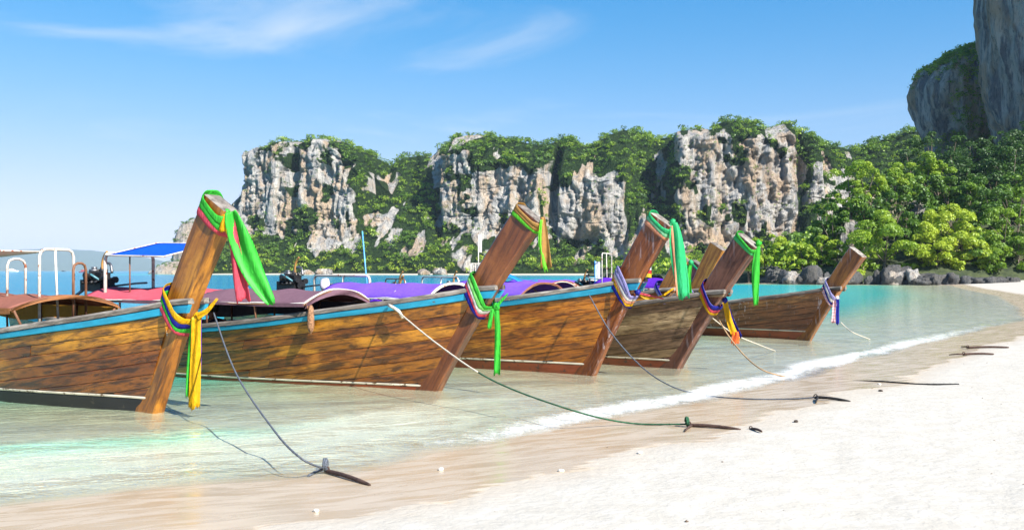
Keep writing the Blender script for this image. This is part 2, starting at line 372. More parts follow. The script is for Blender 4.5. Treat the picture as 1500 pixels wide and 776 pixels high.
# ------------------------------------------------------------------ rock and foliage materials
def m_rock(name, forest=False, dark=0., warm=1., sc_=1., streak=False):
    t = MT(name); w = t.coord('World')
    st = t.noise(t.coord('World', (.42*sc_, .42*sc_, .055*sc_)), 1.0, 7, .62, .5)
    s2 = t.noise(t.coord('World', (1.3*sc_, 1.3*sc_, .16*sc_)), 1.0, 6, .65, .3)
    bl = t.noise(w, .05*sc_, 4, .55, .4); fi = t.noise(t.coord('World', (1, 1, .55)), 1.1*sc_, 7, .68)
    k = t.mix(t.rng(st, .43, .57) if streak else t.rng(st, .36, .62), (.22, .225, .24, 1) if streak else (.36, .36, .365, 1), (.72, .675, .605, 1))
    oc = t.noise(t.coord('World', (.12*sc_, .12*sc_, .06*sc_), (0, 0, 0), (5, 2, 1)), 1.0, 5, .6, .6)
    k = t.mix(t.math('MULTIPLY', t.rng(oc, .45, .62), .8*warm), k, (.62, .43, .26, 1))
    k = t.mix(t.math('MULTIPLY', t.rng(s2, .52, .68), .68), k, (.07, .07, .078, 1))
    k = t.mix(t.math('MULTIPLY', t.rng(bl, .45, .65), .15), k, (.17, .18, .195, 1))
    s3 = t.noise(t.coord('World', (3.4*sc_, 3.4*sc_, .7*sc_)), 1.0, 5, .7, .6)
    k = t.mix(t.math('MULTIPLY', t.rng(s3, .55, .66), .55), k, (.07, .07, .075, 1))
    k = t.mix(t.math('MULTIPLY', t.rng(fi, .52, .72), .45), k, (.70, .66, .60, 1))
    if dark: k = t.mix(dark, k, (.05, .055, .06, 1))
    hgt = t.math('ADD', t.math('MULTIPLY', s2, 1.2), t.math('SUBTRACT', fi, t.math('MULTIPLY', s3, .9)))
    nb = t.bump(hgt, 1.0, 1.5/sc_)
    if forest:
        r = t.attr('rock'); fo = t.mix(t.rng(fi, .35, .65), (.012, .028, .007, 1), (.035, .07, .015, 1))
        k = t.mix(t.rng(t.math('ADD', r, t.math('MULTIPLY', t.math('SUBTRACT', fi, .5), .5)), .35, .6), fo, k)
    return t.pbr(k, .9, nb, **{'Specular IOR Level': .15})
def m_leaf(name, cols, trans=.45):
    t = MT(name); a = t.attr('tint')
    cr = t.n('ValToRGB', {'Fac': a}); e = cr.color_ramp.elements
    e[0].position = 0; e[0].color = cols[0]+(1,); e[1].position = 1; e[1].color = cols[-1]+(1,)
    for i, c in enumerate(cols[1:-1]):
        q = e.new((i+1)/(len(cols)-1)); q.color = c+(1,)
    d = t.n('BsdfDiffuse', {'Color': cr.outputs[0]}); tr = t.n('BsdfTranslucent', {'Color': cr.outputs[0]})
    mx = t.n('MixShader', {0: trans, 1: d.outputs[0], 2: tr.outputs[0]})
    gl = t.n('BsdfGlossy', {'Roughness': .5, 'Color': (.9, 1, .9, 1)}); m2 = t.n('MixShader', {0: .03, 1: mx.outputs[0], 2: gl.outputs[0]})
    t.nt.links.new(m2.outputs[0], t.out.inputs['Surface']); return t.m
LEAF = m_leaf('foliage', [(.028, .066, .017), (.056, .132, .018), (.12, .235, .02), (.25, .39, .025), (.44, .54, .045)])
DRYLEAF = m_leaf('dry_foliage', [(.10, .085, .05), (.20, .17, .10), (.28, .24, .15)], .2)
BARK = m_plain('bark', (.16, .125, .09, 1), .9, .5, 5)
ROCKF = m_rock('karst_rock_and_forest_floor', True)
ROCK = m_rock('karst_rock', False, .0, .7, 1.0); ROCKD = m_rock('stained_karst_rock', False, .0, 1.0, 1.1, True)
BOULD = m_rock('shore_rock', False, .8, .35, 4.0)

def leafcloud(n, lobes, size, seed, jitter=.9, flat=.75):
    """leaf quads spread over and inside a set of lobes (cx,cy,cz,r)"""
    g = np.random.default_rng(seed); L = np.array(lobes, float); wgt = L[:, 3]**2; wgt /= wgt.sum()
    i = g.choice(len(L), n, p=wgt); d = g.normal(size=(n, 3)); d /= np.linalg.norm(d, axis=1)[:, None]
    d[:, 2] = np.where(d[:, 2] < -.35, -d[:, 2], d[:, 2])
    rad = L[i, 3]*(1-.42*g.random(n)**2)
    c = L[i, :3]+d*rad[:, None]*np.array([1, 1, flat])
    nrm = d+g.normal(size=(n, 3))*jitter*.5; nrm /= np.linalg.norm(nrm, axis=1)[:, None]
    a = np.cross(nrm, g.normal(size=(n, 3))); a /= np.linalg.norm(a, axis=1)[:, None]; b = np.cross(nrm, a)
    s = size*(.6+.8*g.random(n))[:, None]
    q = np.stack([c-a*s, c-b*s*.55, c+a*s, c+b*s*.55], 1)
    q[:, 2] -= nrm*s*.15; q[:, 0] -= nrm*s*.15
    lob = g.random(len(L))[i]
    return q.reshape(-1, 3), np.repeat(lob*.5+g.random(n)*.5, 4)

# ------------------------------------------------------------------ the karst massif across the bay
SKY = [(345, 300), (350, 255), (358, 240), (365, 235), (380, 222), (400, 217), (420, 212), (430, 205), (445, 203), (455, 210), (470, 204), (490, 201), (510, 207), (525, 217),
       (545, 222), (560, 230), (570, 240), (578, 232), (595, 220), (615, 222), (635, 225), (645, 210), (660, 201), (680, 194), (700, 190), (730, 195), (760, 197), (790, 203),
       (800, 200), (825, 196), (850, 201), (870, 206), (880, 195), (905, 184), (935, 186), (960, 197), (985, 192), (1010, 185), (1040, 185), (1060, 173), (1080, 170),
       (1100, 176), (1120, 182), (1150, 180), (1175, 188), (1200, 198), (1220, 207), (1240, 209), (1260, 205), (1290, 199), (1310, 193), (1330, 180), (1350, 184), (1380, 195), (1500, 190)]
ROCKS = [(347, 527, 203, 348), (640, 702, 222, 340), (698, 802, 240, 338), (814, 918, 258, 368), (988, 1172, 200, 368), (1184, 1212, 250, 300)]
path = [(-112, 530), (-142, 462), (-156, 424), (-151, 402), (-130, 391), (-100, 384), (-50, 371), (-10, 359), (30, 348), (60, 341), (95, 336), (130, 334), (180, 325), (260, 300)]
pv = [Vector((a, b, 0)) for a, b in path]; sp = spline(pv, 14)
acc = [0.]
for a, b in zip(sp, sp[1:]): acc.append(acc[-1]+(b-a).length)
acc = np.array(acc); ns = int(acc[-1]/.74); ss = np.linspace(0, acc[-1], ns)
bx_ = np.interp(ss, acc, [p.x for p in sp]); by_ = np.interp(ss, acc, [p.y for p in sp])
tx = np.gradient(bx_); ty = np.gradient(by_); tl = np.hypot(tx, ty); ker = np.ones(41)/41
ox, oy = ty/tl, -tx/tl
ox = np.convolve(np.pad(ox, 20, 'edge'), ker, 'valid'); oy = np.convolve(np.pad(oy, 20, 'edge'), ker, 'valid')
pxs = 750+F*(bx_-ox*17)/(by_-oy*17); pxr = 750+F*(bx_-ox*34)/(by_-oy*34)
skx, sky_ = zip(*SKY)
OFF = 30.
Rk = np.zeros(ns)
for a, b, yt, yb in ROCKS: Rk = np.maximum(Rk, sm(a-7, a+5, pxs)*sm(b+7, b-5, pxs))
offr = 35*Rk+56*(1-Rk); pxr = 750+F*(bx_-ox*offr)/(by_-oy*offr)
Hs = 1.7+(HZ-np.interp(pxr, skx, sky_))/F*(by_-oy*offr)-2.2
Hs = np.where(ss < acc[-1]*.1, np.minimum(Hs, 56), Hs); Hs = np.maximum(Hs, 10)
zb = .36*Hs; zt = .80*Hs
for a, b, yt, yb in ROCKS:
    m = sm(a-7, a+5, pxs)*sm(b+7, b-5, pxs)
    zb = zb*(1-m)+m*(1.7+(HZ-yb)/F*(by_-oy*16)); zt = zt*(1-m)+m*(1.7+(HZ-yt)/F*(by_-oy*20)); Rk = np.maximum(Rk, m)
fl = ss < acc[-1]*.13
m = sm(acc[-1]*.16, acc[-1]*.12, ss); Rk = np.maximum(Rk, m)
zt = np.minimum(zt+5*(fbm(ss/7, 3.3, 0, 3)-.5)*Rk, Hs-1.0); zb = zb+9*(fbm(ss/8, 7.7, 0, 3)-.5)*Rk
fb = 16*Rk+(1-Rk)*(14+6*fbm(ss/20, 0)); steep = 3*Rk+(1-Rk)*24; dome = 16.; backs = np.where(fl, .35, 1.)
rows = []
nt, nc, nd_, nb_ = 34, 124, 40, 14
tz = []
for k in range(nt): t = k/nt; rows.append((fb*t, -2+(zb+2)*t**.9, 0*ss))
for k in range(nc): t = k/nc; rows.append((fb+steep*t, zb+(zt-zb)*t, 0*ss+1))
for k in range(nd_): t = k/nd_; rows.append((fb+steep+dome*t, zt+(Hs-zt)*np.sin(t*PI/2)**.8, 0*ss+2))
for k in range(nb_): t = k/(nb_-1); rows.append((fb+steep+dome+50*t, Hs*(1-.45*t*t), 0*ss+3))
OFFS = np.array([r[0] for r in rows])*np.where(fl, .5, 1.); ZZ = np.array([r[1] for r in rows]); KK = np.array([r[2] for r in rows])
Sg = np.broadcast_to(ss, ZZ.shape); PXg = 750+F*(bx_-ox*OFFS)/(by_-oy*OFFS)
edge = sm(-4, 4, ZZ-zb)*sm(4, -2, ZZ-zt)
rk = Rk*sm(-5, 2, ZZ-zb)*sm(3.5, -2, ZZ-zt)
rn = fbm(Sg/9, ZZ/12, 3, 4)
YA = HZ-(ZZ-1.7)*F/(by_-oy*OFFS)
wx = PXg+62*(fbm(Sg/9, ZZ/14, 21, 5)-.5); wy = YA+80*(fbm(Sg/7, ZZ/12, 31, 5)-.5)
pm = 0*ZZ
for a, b, yt, yb in ROCKS: pm = np.maximum(pm, sm(a-6, a+4, wx)*sm(b+6, b-4, wx)*sm(yt-6, yt+6, wy)*sm(yb+8, yb-4, wy))
pm = np.maximum(pm, np.broadcast_to(sm(acc[-1]*.16, acc[-1]*.12, ss), ZZ.shape)*sm(-5, 2, ZZ-zb))
rkm = np.maximum(pm*sm(.33, .46, rn+.05), sm(.60, .66, fbm(Sg/6, ZZ/13, 41, 4))*sm(4, 12, ZZ)*.9*(KK < 2.5))
rk = np.maximum(rk, .6*rkm)
for cx, cy, rx, ry in ((428, 250, 14, 60), (400, 225, 30, 14), (478, 235, 14, 22), (690, 300, 18, 34), (662, 260, 16, 22), (770, 245, 34, 14), (740, 320, 16, 12), (1060, 200, 30, 14)):   # bushy ledges on the faces
    rkm = rkm*(1-.95*np.exp(-((PXg-cx)/rx)**2-((YA-cy)/ry)**2)*sm(.35, .6, fbm(Sg/3, ZZ/3, 9, 3)))
for cx, cy, rx, ry in ((690, 372, 34, 16), (560, 340, 16, 22), (620, 345, 9, 18), (585, 350, 8, 10)):   # lower outcrops
    g_ = np.exp(-((wx-cx)/rx)**4-((wy-cy)/ry)**4)*sm(.35, .55, fbm(Sg/4, ZZ/6, 4, 3)); rkm = np.maximum(rkm, g_); rk = np.maximum(rk, g_*.8)
disp = rk*(5.5*(fbm(Sg/26, ZZ/70, 1, 2)-.45)+3.4*(ridge(Sg/11, ZZ/45, 2)-.5)+2.4*(ridge(Sg/5.2+.6*vn(Sg/3, ZZ/4, 2), ZZ/22, 5)-.5)+1.2*(ridge(Sg/2.3, ZZ/9, 7)-.5)+1.0*(vn(Sg/3.1, ZZ/2.0, 6)-.5)+.7*(vn(Sg/1.3, ZZ/1.2, 8)-.5)-2.2*np.exp(-((fbm(Sg/6, ZZ/30, 51, 3)-.5)/.022)**2)-1.3*np.exp(-((fbm(Sg/3, ZZ/10, 61, 3)-.5)/.03)**2)-1.0*np.exp(-((fbm(Sg/9, ZZ/4, 71, 3)-.5)/.02)**2)-1.6*sm(.54, .64, fbm(Sg/5, ZZ/11, 13, 4))-.9*sm(.55, .65, fbm(Sg/1.9, ZZ/6, 17, 3)))
disp = disp+(1-rk)*(9*(fbm(Sg/24, ZZ/40, 11, 3)-.5)+4*(ridge(Sg/13, ZZ/30, 12)-.5))*sm(0, 6, ZZ)*sm(3.2, 2.2, KK)
for cx, cy, rx, ry, am in ((868, 352, 14, 9, 6), (832, 356, 9, 7, 4), (1075, 270, 9, 12, 4), (1010, 352, 16, 8, 4), (1112, 240, 8, 12, 3), (1140, 330, 10, 9, 3), (432, 260, 7, 60, 5), (600, 250, 14, 40, 7), (808, 300, 7, 60, 7), (965, 300, 16, 60, 8), (640, 320, 7, 40, 5), (930, 330, 8, 25, 5), (1180, 240, 7, 40, 5)):
    disp = disp-am*np.exp(-((PXg-cx)/rx)**2-((YA-cy)/ry)**2)
ZZ = ZZ+sm(1.4, 2.4, KK)*(fbm(Sg/10, OFFS/10, 2, 3)-.5)*5*sm(12, 30, Hs)
MX = bx_-ox*OFFS+ox*disp; MY = by_-oy*OFFS+oy*disp
MV = np.stack([MX, MY, ZZ], -1)
massif = npmesh('limestone_cliff', MV.reshape(-1, 3), gridfaces(len(rows), ns), ROCKF, attrs={'rock': rkm}, smooth=True)
tag(massif, 'long forested limestone cliff massif with pale bare rock faces across the bay', 'cliff', kind='structure')

# forest on the massif: one mass
def forest(name, pts, rads, tints, ntmpl=7, nleaf=120, seed=3, mat=None, flat=.8):
    g = np.random.default_rng(seed); T = []
    for k in range(ntmpl):
        lb = [(0, 0, .1, .62)]
        for q in range(7):
            a = g.random()*2*PI; r = .3+.35*g.random(); lb.append((r*math.cos(a), r*math.sin(a), -.25+.75*g.random(), .3+.22*g.random()))
        T.append(leafcloud(nleaf, lb, .155, seed*50+k, 1.1, .85))
    Vs, As = [], []
    which = g.integers(0, ntmpl, len(pts)); rot = g.random(len(pts))*2*PI
    for k in range(ntmpl):
        idx = np.where(which == k)[0]
        if not len(idx): continue
        v, a = T[k]; c, s_ = np.cos(rot[idx])[:, None], np.sin(rot[idx])[:, None]; r = rads[idx][:, None]
        Vs.append(np.stack([(v[:, 0]*c-v[:, 1]*s_)*r+pts[idx, 0:1], (v[:, 0]*s_+v[:, 1]*c)*r+pts[idx, 1:2], v[:, 2]*r*flat*1.2+pts[idx, 2:3]], -1).reshape(-1, 3))
        As.append((tints[idx][:, None]+(a-.5)*.34).reshape(-1))
    V = np.concatenate(Vs); A = np.clip(np.concatenate(As), 0, 1)
    return npmesh(name, V, np.arange(len(V)).reshape(-1, 4), mat or LEAF, attrs={'tint': A}, smooth=False)
def sample(MV, nrow, ncol, n, g):
    A = MV[:-1, :-1]; B = MV[:-1, 1:]; C = MV[1:, :-1]
    ar = np.linalg.norm(np.cross(B-A, C-A), axis=-1).ravel(); i = g.choice(len(ar), n, p=ar/ar.sum())
    r, c = i//(ncol-1), i % (ncol-1)
    return r, c, A[r, c]+(B[r, c]-A[r, c])*g.random((n, 1))+(C[r, c]-A[r, c])*g.random((n, 1))
g = np.random.default_rng(11)
vis = (pxs > 335) & (pxs < 1420)
c0, c1 = np.where(vis)[0][[0, -1]]; r1 = nt+nc+nd_+4
sub = MV[:r1, c0:c1]; subr = rkm[:r1, c0:c1]; subk = KK[:r1, c0:c1]
r, c, p = sample(sub, r1, c1-c0, 12500, g)
rv = subr[r, c]; dn = fbm(p[:, 0]/9, p[:, 2]/9, p[:, 1]/9, 3)
acc_ = g.random(len(p)) < np.where(rv < .3, .8, np.where(dn > .53, .5, .08))*np.where(p[:, 2] < .8, 0, 1)
r, c, p, rv = r[acc_], c[acc_], p[acc_], rv[acc_]
rad = np.where(rv < .3, 1.1+2.6*g.random(len(p))**1.6, .5+.7*g.random(len(p))); rad *= .8+.25*(p[:, 1] < 300)
low = sm(14, 2, p[:, 2])
tint = .47+.55*(fbm(p[:, 0]/16, p[:, 2]/16, p[:, 1]/16, 3)-.42)+.36*low*g.random(len(p))+.42*(g.random(len(p))-.45)
p2 = p.copy(); p2[:, 2] += rad*.35
tag(forest('forest', p2, rad, np.clip(tint, .03, .95), nleaf=54), 'dense green jungle covering the cliff massif across the bay', 'forest', kind='stuff')

# low islet and sea stack off the massif's end
def tower(name, cx, cy, prof, seed, nth=150, nz=120, amp=1., mat=None, sq=(1, 1), label=None, cave=0, cat='cliff', fin=1.):
    """closed rock tower: prof = [(z, radius, shiftx, shifty)]"""
    z = np.linspace(prof[0][0], prof[-1][0], nz); pr = np.array(prof)
    rr = np.interp(z, pr[:, 0], pr[:, 1]); sx = np.interp(z, pr[:, 0], pr[:, 2]); sy = np.interp(z, pr[:, 0], pr[:, 3])
    th = np.linspace(0, 2*PI, nth, endpoint=False); Zg, Tg = np.meshgrid(z, th, indexing='ij')
    c, s_ = np.cos(Tg), np.sin(Tg); R0 = rr[:, None]
    xx, yy = c*R0+cx, s_*R0+cy
    u = 1/fin
    d = amp*(5*(fbm(xx/17*u, yy/17*u, Zg/45*u+seed, 3)-.5)+2.4*(ridge(xx/6*u, yy/6*u, Zg/26*u+seed)-.5)+1.2*(ridge(xx/2.6*u, yy/2.6*u, Zg/9*u+seed)-.5)+.7*(vn(xx/1.3*u, yy/1.3*u, Zg/2*u+seed)-.5))
    d = d*np.clip(R0/(pr[:, 1].max()*.35), 0, 1)
    V = np.stack([cx+sx[:, None]+c*(R0+d)*sq[0], cy+sy[:, None]+s_*(R0+d)*sq[1], Zg], -1)
    o = npmesh(name, V.reshape(-1, 3), gridfaces(nz, nth, True), mat or ROCK, attrs={'rock': np.ones(V.shape[:2])})
    tag(o, label, cat, kind='structure'); return V
d_ = 470.
tV = tower('sea_stack', P(293, 396, d_).x, d_, [(-3, 14, 0, 0), (3, 13.5, 0, 0), (18, 13, 1, 0), (26, 10, 1, 0), (29, 6, 2, 0), (30, 0, 2, 0)], 3, 90, 60, .7, label='steep rocky sea stack with scrub on top beside the cliff massif')
r, c, p = sample(tV, 60, 90, 500, g); k = (g.random(500) < np.where(p[:, 2] > 17, .6, .12)) & (p[:, 2] > 2); p = p[k]
tag(forest('scrub', p, .8+1.2*g.random(len(p)), .25+.2*g.random(len(p)), nleaf=60, seed=5), 'green scrub growing over the steep sea stack', 'scrub', kind='stuff')
tV = tower('rock_islet', P(252, 396, 440).x, 440, [(-2, 11, 0, 0), (1, 10.5, 0, 0), (4, 8, 1, 0), (6, 4, 2, 0), (6.6, 0, 3, 0)], 9, 70, 40, .45, label='low grey rock islet in front of the sea stack', cat='islet')
r, c, p = sample(tV, 40, 70, 120, g); p = p[p[:, 2] > 3.5]
tag(forest('scrub', p, .6+.7*g.random(len(p)), .3+.2*g.random(len(p)), nleaf=50, seed=6), 'low scrub on the crest of the rock islet', 'scrub', kind='stuff')

# towers on the right
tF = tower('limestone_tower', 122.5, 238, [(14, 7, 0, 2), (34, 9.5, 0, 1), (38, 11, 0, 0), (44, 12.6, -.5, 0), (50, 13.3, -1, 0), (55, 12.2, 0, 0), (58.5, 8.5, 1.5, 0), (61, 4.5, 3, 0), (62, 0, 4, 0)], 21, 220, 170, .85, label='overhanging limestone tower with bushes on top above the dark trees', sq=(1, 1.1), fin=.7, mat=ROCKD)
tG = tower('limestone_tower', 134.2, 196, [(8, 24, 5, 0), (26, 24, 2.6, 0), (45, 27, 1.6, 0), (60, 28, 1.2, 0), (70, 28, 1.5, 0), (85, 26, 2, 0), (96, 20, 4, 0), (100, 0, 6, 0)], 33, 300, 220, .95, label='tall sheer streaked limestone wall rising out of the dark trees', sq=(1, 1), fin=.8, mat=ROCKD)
for i, (cx, cy, rd, hh) in enumerate(((160, 112, 28, 98), (200, 70, 36, 100), (196, 150, 32, 100))):  # out of frame; added and sized to cast shade on the right-hand trees
    tower('limestone_tower', cx, cy, [(-2, rd, 0, 0), (hh*.5, rd*1.05, 0, 0), (hh*.8, rd*.9, 0, 0), (hh*.95, rd*.6, 0, 0), (hh, 0, 0, 0)], 50+i*7, 90, 60, .9, label='unseen high limestone wall right of frame, added to shade the dark trees')
def towerscrub(V, n, fn, rlo, rhi, tl, th, lab, seed, nleaf=70):
    g = np.random.default_rng(seed); r, c, p = sample(V, V.shape[0], V.shape[1], n, g); k = g.random(n) < fn(p); p = p[k]; q = rlo+(rhi-rlo)*g.random(len(p))
    tag(forest('cliff_scrub', p, q, tl+(th-tl)*g.random(len(p)), nleaf=nleaf, seed=seed), lab, 'scrub', kind='stuff')
towerscrub(tF, 5200, lambda p: np.clip(sm(50, 57, p[:, 2])*.8+.85*sm(111.5, 115, p[:, 0])*sm(.40, .5, fbm(p[:, 0]/5, p[:, 2]/5, p[:, 1]/5, 2)), 0, 1), .6, 1.6, .4, 1.0, 'bushes clinging to the top and side of the overhanging tower', 61, 55)
towerscrub(tG, 500, lambda p: .5*sm(85, 95, p[:, 2])+.25*sm(109, 106, p[:, 0])*sm(.5, .6, fbm(p[:, 0]/6, p[:, 2]/6, 0, 2)), .6, 1.2, .15, .3, 'dark bushes clinging to the edge of the streaked wall', 62)

# ------------------------------------------------------------------ right-hand hillside, trees, boulders
def y0(x): return np.interp(x, [26, 31, 36, 43, 52, 80, 130, 260], [138, 124, 115, 112.5, 109, 106, 100, 90])
def hill_z(x, y):
    x = np.asarray(x, float); y = np.asarray(y, float); inl = np.maximum(y-y0(x), 0); xo = x
    x = x-.26*np.maximum(y-116, 0)
    Hm = np.interp(x, [24, 33, 40, 47, 60, 80, 110, 140, 250], [.5, 1.5, 4, 9, 13, 20, 30, 34, 34])
    z = Hm*(1-np.exp(-inl*.75/np.maximum(Hm, 1)))
    return z+(fbm(xo/8, y/8, 3, 3)-.5)*3*sm(1, 8, inl)-.9*sm(2, 0, inl)
hx = np.linspace(24, 250, 150); hy = np.linspace(88, 300, 150); HX, HY = np.meshgrid(hx, hy)
HZZ = hill_z(HX, HY); HZZ = np.where(HY < y0(HX)-.5, -3, HZZ)
t = MT('forest_floor'); nz = t.noise(t.coord('World'), .5, 6, .65)
hs_o = npmesh('hillside', np.stack([HX, HY, HZZ], -1).reshape(-1, 3), gridfaces(150, 150), t.pbr(t.mix(t.rng(nz, .35, .65), (.018, .03, .010, 1), (.06, .075, .025, 1)), .95, t.bump(nz, .8, .4)))
tag(hs_o, kind='structure')
for i, (px, d, zc, w_, h_, lab) in enumerate(((1248, 121, 4.5, 1.5, 7.5, 'grey vertical rock outcrop among the trees above the shore'), (1345, 128, 8.5, 1.3, 6, 'small grey rock outcrop among bright bushes below the dark trees'), (1412, 118, 3.5, 1.3, 4, 'low dark rock outcrop between yellow bushes'))):
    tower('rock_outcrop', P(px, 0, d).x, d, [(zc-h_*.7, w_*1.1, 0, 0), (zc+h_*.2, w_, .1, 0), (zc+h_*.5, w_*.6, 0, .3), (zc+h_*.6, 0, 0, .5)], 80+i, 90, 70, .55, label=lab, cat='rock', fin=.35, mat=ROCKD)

def tree(name, label, cat, px, ytop, d, crown_w, crown_h, tl, th, seed, nleaf=2200, leaf=.27, group=None, dry=False, zbase=None):
    """tree whose crown top stands at picture height ytop when seen from the beach, at distance d"""
    g = np.random.default_rng(seed); x = (px-750)/F*d; zg = float(hill_z(x, d)) if zbase is None else zbase
    ztop = 1.7+(HZ-ytop)/F*d; ztop = max(ztop, zg+1.2)
    cw, ch = crown_w/2, crown_h; zc = max(ztop-ch*.5, zg+ch*.30)
    root = empty(name, (x, d, zg-.3), 0, label, cat, group)
    lb = []
    nl = 20
    for q in range(nl):
        a = g.random()*2*PI; rr = cw*(.1+.78*g.random()**.7); v = -.40+.86*q/(nl-1)+.06*g.normal()
        sh = math.sqrt(max(.12, 1-(v*1.7)**2))
        lb.append((rr*math.cos(a)*sh, rr*math.sin(a)*sh, zc-zg+.3+v*ch, min(cw, ch)*(.13+.22*g.random())))
    V, A = leafcloud(nleaf, lb, leaf, seed, 1.1, .8)
    npmesh('crown', V, np.arange(len(V)).reshape(-1, 4), DRYLEAF if dry else LEAF, root, False, {'tint': np.clip(tl+(th-tl)*A+.06*(g.random()-.5), 0, 1)})
    mb = MB(); top = Vector((g.normal()*.3, g.normal()*.3, max(zc-zg, 1))); r0 = .06+.022*(ztop-zg)
    pts = spline([(0, 0, -.5), (g.normal()*.2, g.normal()*.2, top.z*.45), top], 5); mb.tube(pts, [r0*(1-.6*i/(len(pts)-1)) for i in range(len(pts))], 7)
    for q in range(0, nl, 3):
        st = pts[len(pts)//2+q % 4]; e = Vector(lb[q][:3]); mb.tube(spline([st, (st+e)/2+Vector((0, 0, .25)), e], 3), [r0*.4, r0*.36, r0*.33, r0*.3, r0*.25, r0*.2, r0*.12], 5)
    mb.build('trunk', BARK, root); return root
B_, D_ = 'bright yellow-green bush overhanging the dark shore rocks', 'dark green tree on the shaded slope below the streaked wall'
TR = []
# front row of bushes above the rocks: px, ytop, dist, width, height, tint lo, hi
for px, yt, d, w_, h_ in ((1098, 350, 122, 4.2, 4.2), (1122, 346, 121, 4.6, 4.6), (1150, 352, 121, 4.4, 4.2), (1176, 358, 118, 4, 4), (1203, 355, 118, 4.2, 4.4), (1226, 362, 117, 3.6, 3.6)):
    TR.append(('shore_bush', B_, 'bush', px, yt, d, w_, h_, .62, 1.12, 'bushes along the shore rocks', 2200))
TR.append(('shore_tree', 'broad bright green tree leaning over the shore boulders behind the last boat', 'tree', 1296, 322, 113.5, 8.8, 8.0, .50, .92, None, 5200))
TR.append(('shore_tree', 'small yellow-green tree at the edge of the broad bright tree', 'tree', 1262, 350, 114, 4, 4.6, .6, 1.05, None, 1800))
for px, yt, d, w_, h_ in ((1352, 338, 114, 5, 5), (1380, 312, 117, 6.4, 6), (1408, 322, 115, 6, 6.2), (1372, 358, 112, 5, 4.2), (1412, 362, 112, 5.2, 4.2), (1392, 300, 121, 5, 4.4)):
    TR.append(('feathery_bush', 'pale yellow feathery bush above the far end of the beach', 'bush', px, yt, d, w_, h_, .78, 1.2, 'pale feathery bushes', 2600))
TR.append(('shore_tree', 'conical dark green tree standing among the yellow feathery bushes', 'tree', 1449, 274, 119, 5.2, 8, .18, .55, None, 2600))
for px, yt, d, w_, h_ in ((1440, 352, 112, 4.8, 4.6), (1468, 318, 114, 5, 6), (1490, 300, 115, 5, 7), (1462, 372, 111, 4, 3), (1492, 360, 111, 4.4, 4.2), (1530, 320, 113, 6, 7)):
    TR.append(('shore_bush', 'mid-green leafy bush at the back of the beach', 'bush', px, yt, d, w_, h_, .38, .85, 'green bushes at the back of the beach', 2200))
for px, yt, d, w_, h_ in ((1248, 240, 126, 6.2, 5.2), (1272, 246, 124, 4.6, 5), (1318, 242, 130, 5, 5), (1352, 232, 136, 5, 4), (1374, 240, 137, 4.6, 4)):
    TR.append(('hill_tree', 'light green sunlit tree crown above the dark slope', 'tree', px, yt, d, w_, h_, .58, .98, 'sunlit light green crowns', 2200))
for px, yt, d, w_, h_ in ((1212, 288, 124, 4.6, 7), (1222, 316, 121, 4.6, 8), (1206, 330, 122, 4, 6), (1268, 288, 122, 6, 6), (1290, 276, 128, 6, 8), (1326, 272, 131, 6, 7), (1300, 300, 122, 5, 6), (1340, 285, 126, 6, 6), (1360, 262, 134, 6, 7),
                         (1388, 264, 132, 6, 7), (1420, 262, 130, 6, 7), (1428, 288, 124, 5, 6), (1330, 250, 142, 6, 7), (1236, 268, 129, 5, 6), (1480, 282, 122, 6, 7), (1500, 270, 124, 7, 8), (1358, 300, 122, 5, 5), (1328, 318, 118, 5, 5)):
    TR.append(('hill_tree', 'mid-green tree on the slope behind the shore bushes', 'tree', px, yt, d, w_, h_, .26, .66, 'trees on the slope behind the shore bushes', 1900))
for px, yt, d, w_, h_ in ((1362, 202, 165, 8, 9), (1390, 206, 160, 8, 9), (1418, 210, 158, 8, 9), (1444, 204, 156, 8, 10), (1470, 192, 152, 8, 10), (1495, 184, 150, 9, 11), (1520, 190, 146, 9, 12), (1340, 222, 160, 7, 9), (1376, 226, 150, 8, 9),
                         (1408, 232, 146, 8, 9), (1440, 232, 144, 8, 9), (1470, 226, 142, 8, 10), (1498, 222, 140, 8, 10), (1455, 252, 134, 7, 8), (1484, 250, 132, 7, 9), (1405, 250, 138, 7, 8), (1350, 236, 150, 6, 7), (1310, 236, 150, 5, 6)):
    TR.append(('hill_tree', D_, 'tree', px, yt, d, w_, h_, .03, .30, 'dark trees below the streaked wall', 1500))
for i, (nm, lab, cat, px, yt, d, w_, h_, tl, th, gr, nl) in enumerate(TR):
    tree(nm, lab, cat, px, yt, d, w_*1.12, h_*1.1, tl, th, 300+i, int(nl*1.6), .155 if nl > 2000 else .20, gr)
for i, (px, yt, d) in enumerate(((1312, 296, 120), (1268, 282, 122))):
    tree('dry_tree', 'leafless greyish dry tree among the green crowns on the slope', 'tree', px, yt, d, 4, 4, 0, 1, 400+i, 260, .16, 'dry trees on the slope', True)

# forest filling the slope behind
r, c, p = sample(np.stack([HX, HY, HZZ], -1), 150, 150, 5200, g)
ppx = 750+F*p[:, 0]/p[:, 1]
k = ((p[:, 1] > y0(p[:, 0])+16) | (ppx < 1190)) & (p[:, 1] > y0(p[:, 0])+2) & (ppx > 900) & (ppx < 1720) & (p[:, 1] < 290); p = p[k]
rad = 1.2+1.5*g.random(len(p)); p[:, 2] += rad*.6
tag(forest('forest', p, rad, np.clip(.10+.75*g.random(len(p))*sm(16, 5, p[:, 2])*sm(1300, 1180, 750+F*p[:, 0]/p[:, 1])+.15*g.random(len(p)), 0, 1), nleaf=52, seed=15), 'dense dark undergrowth filling the hillside behind the right-hand trees', 'forest', kind='stuff')

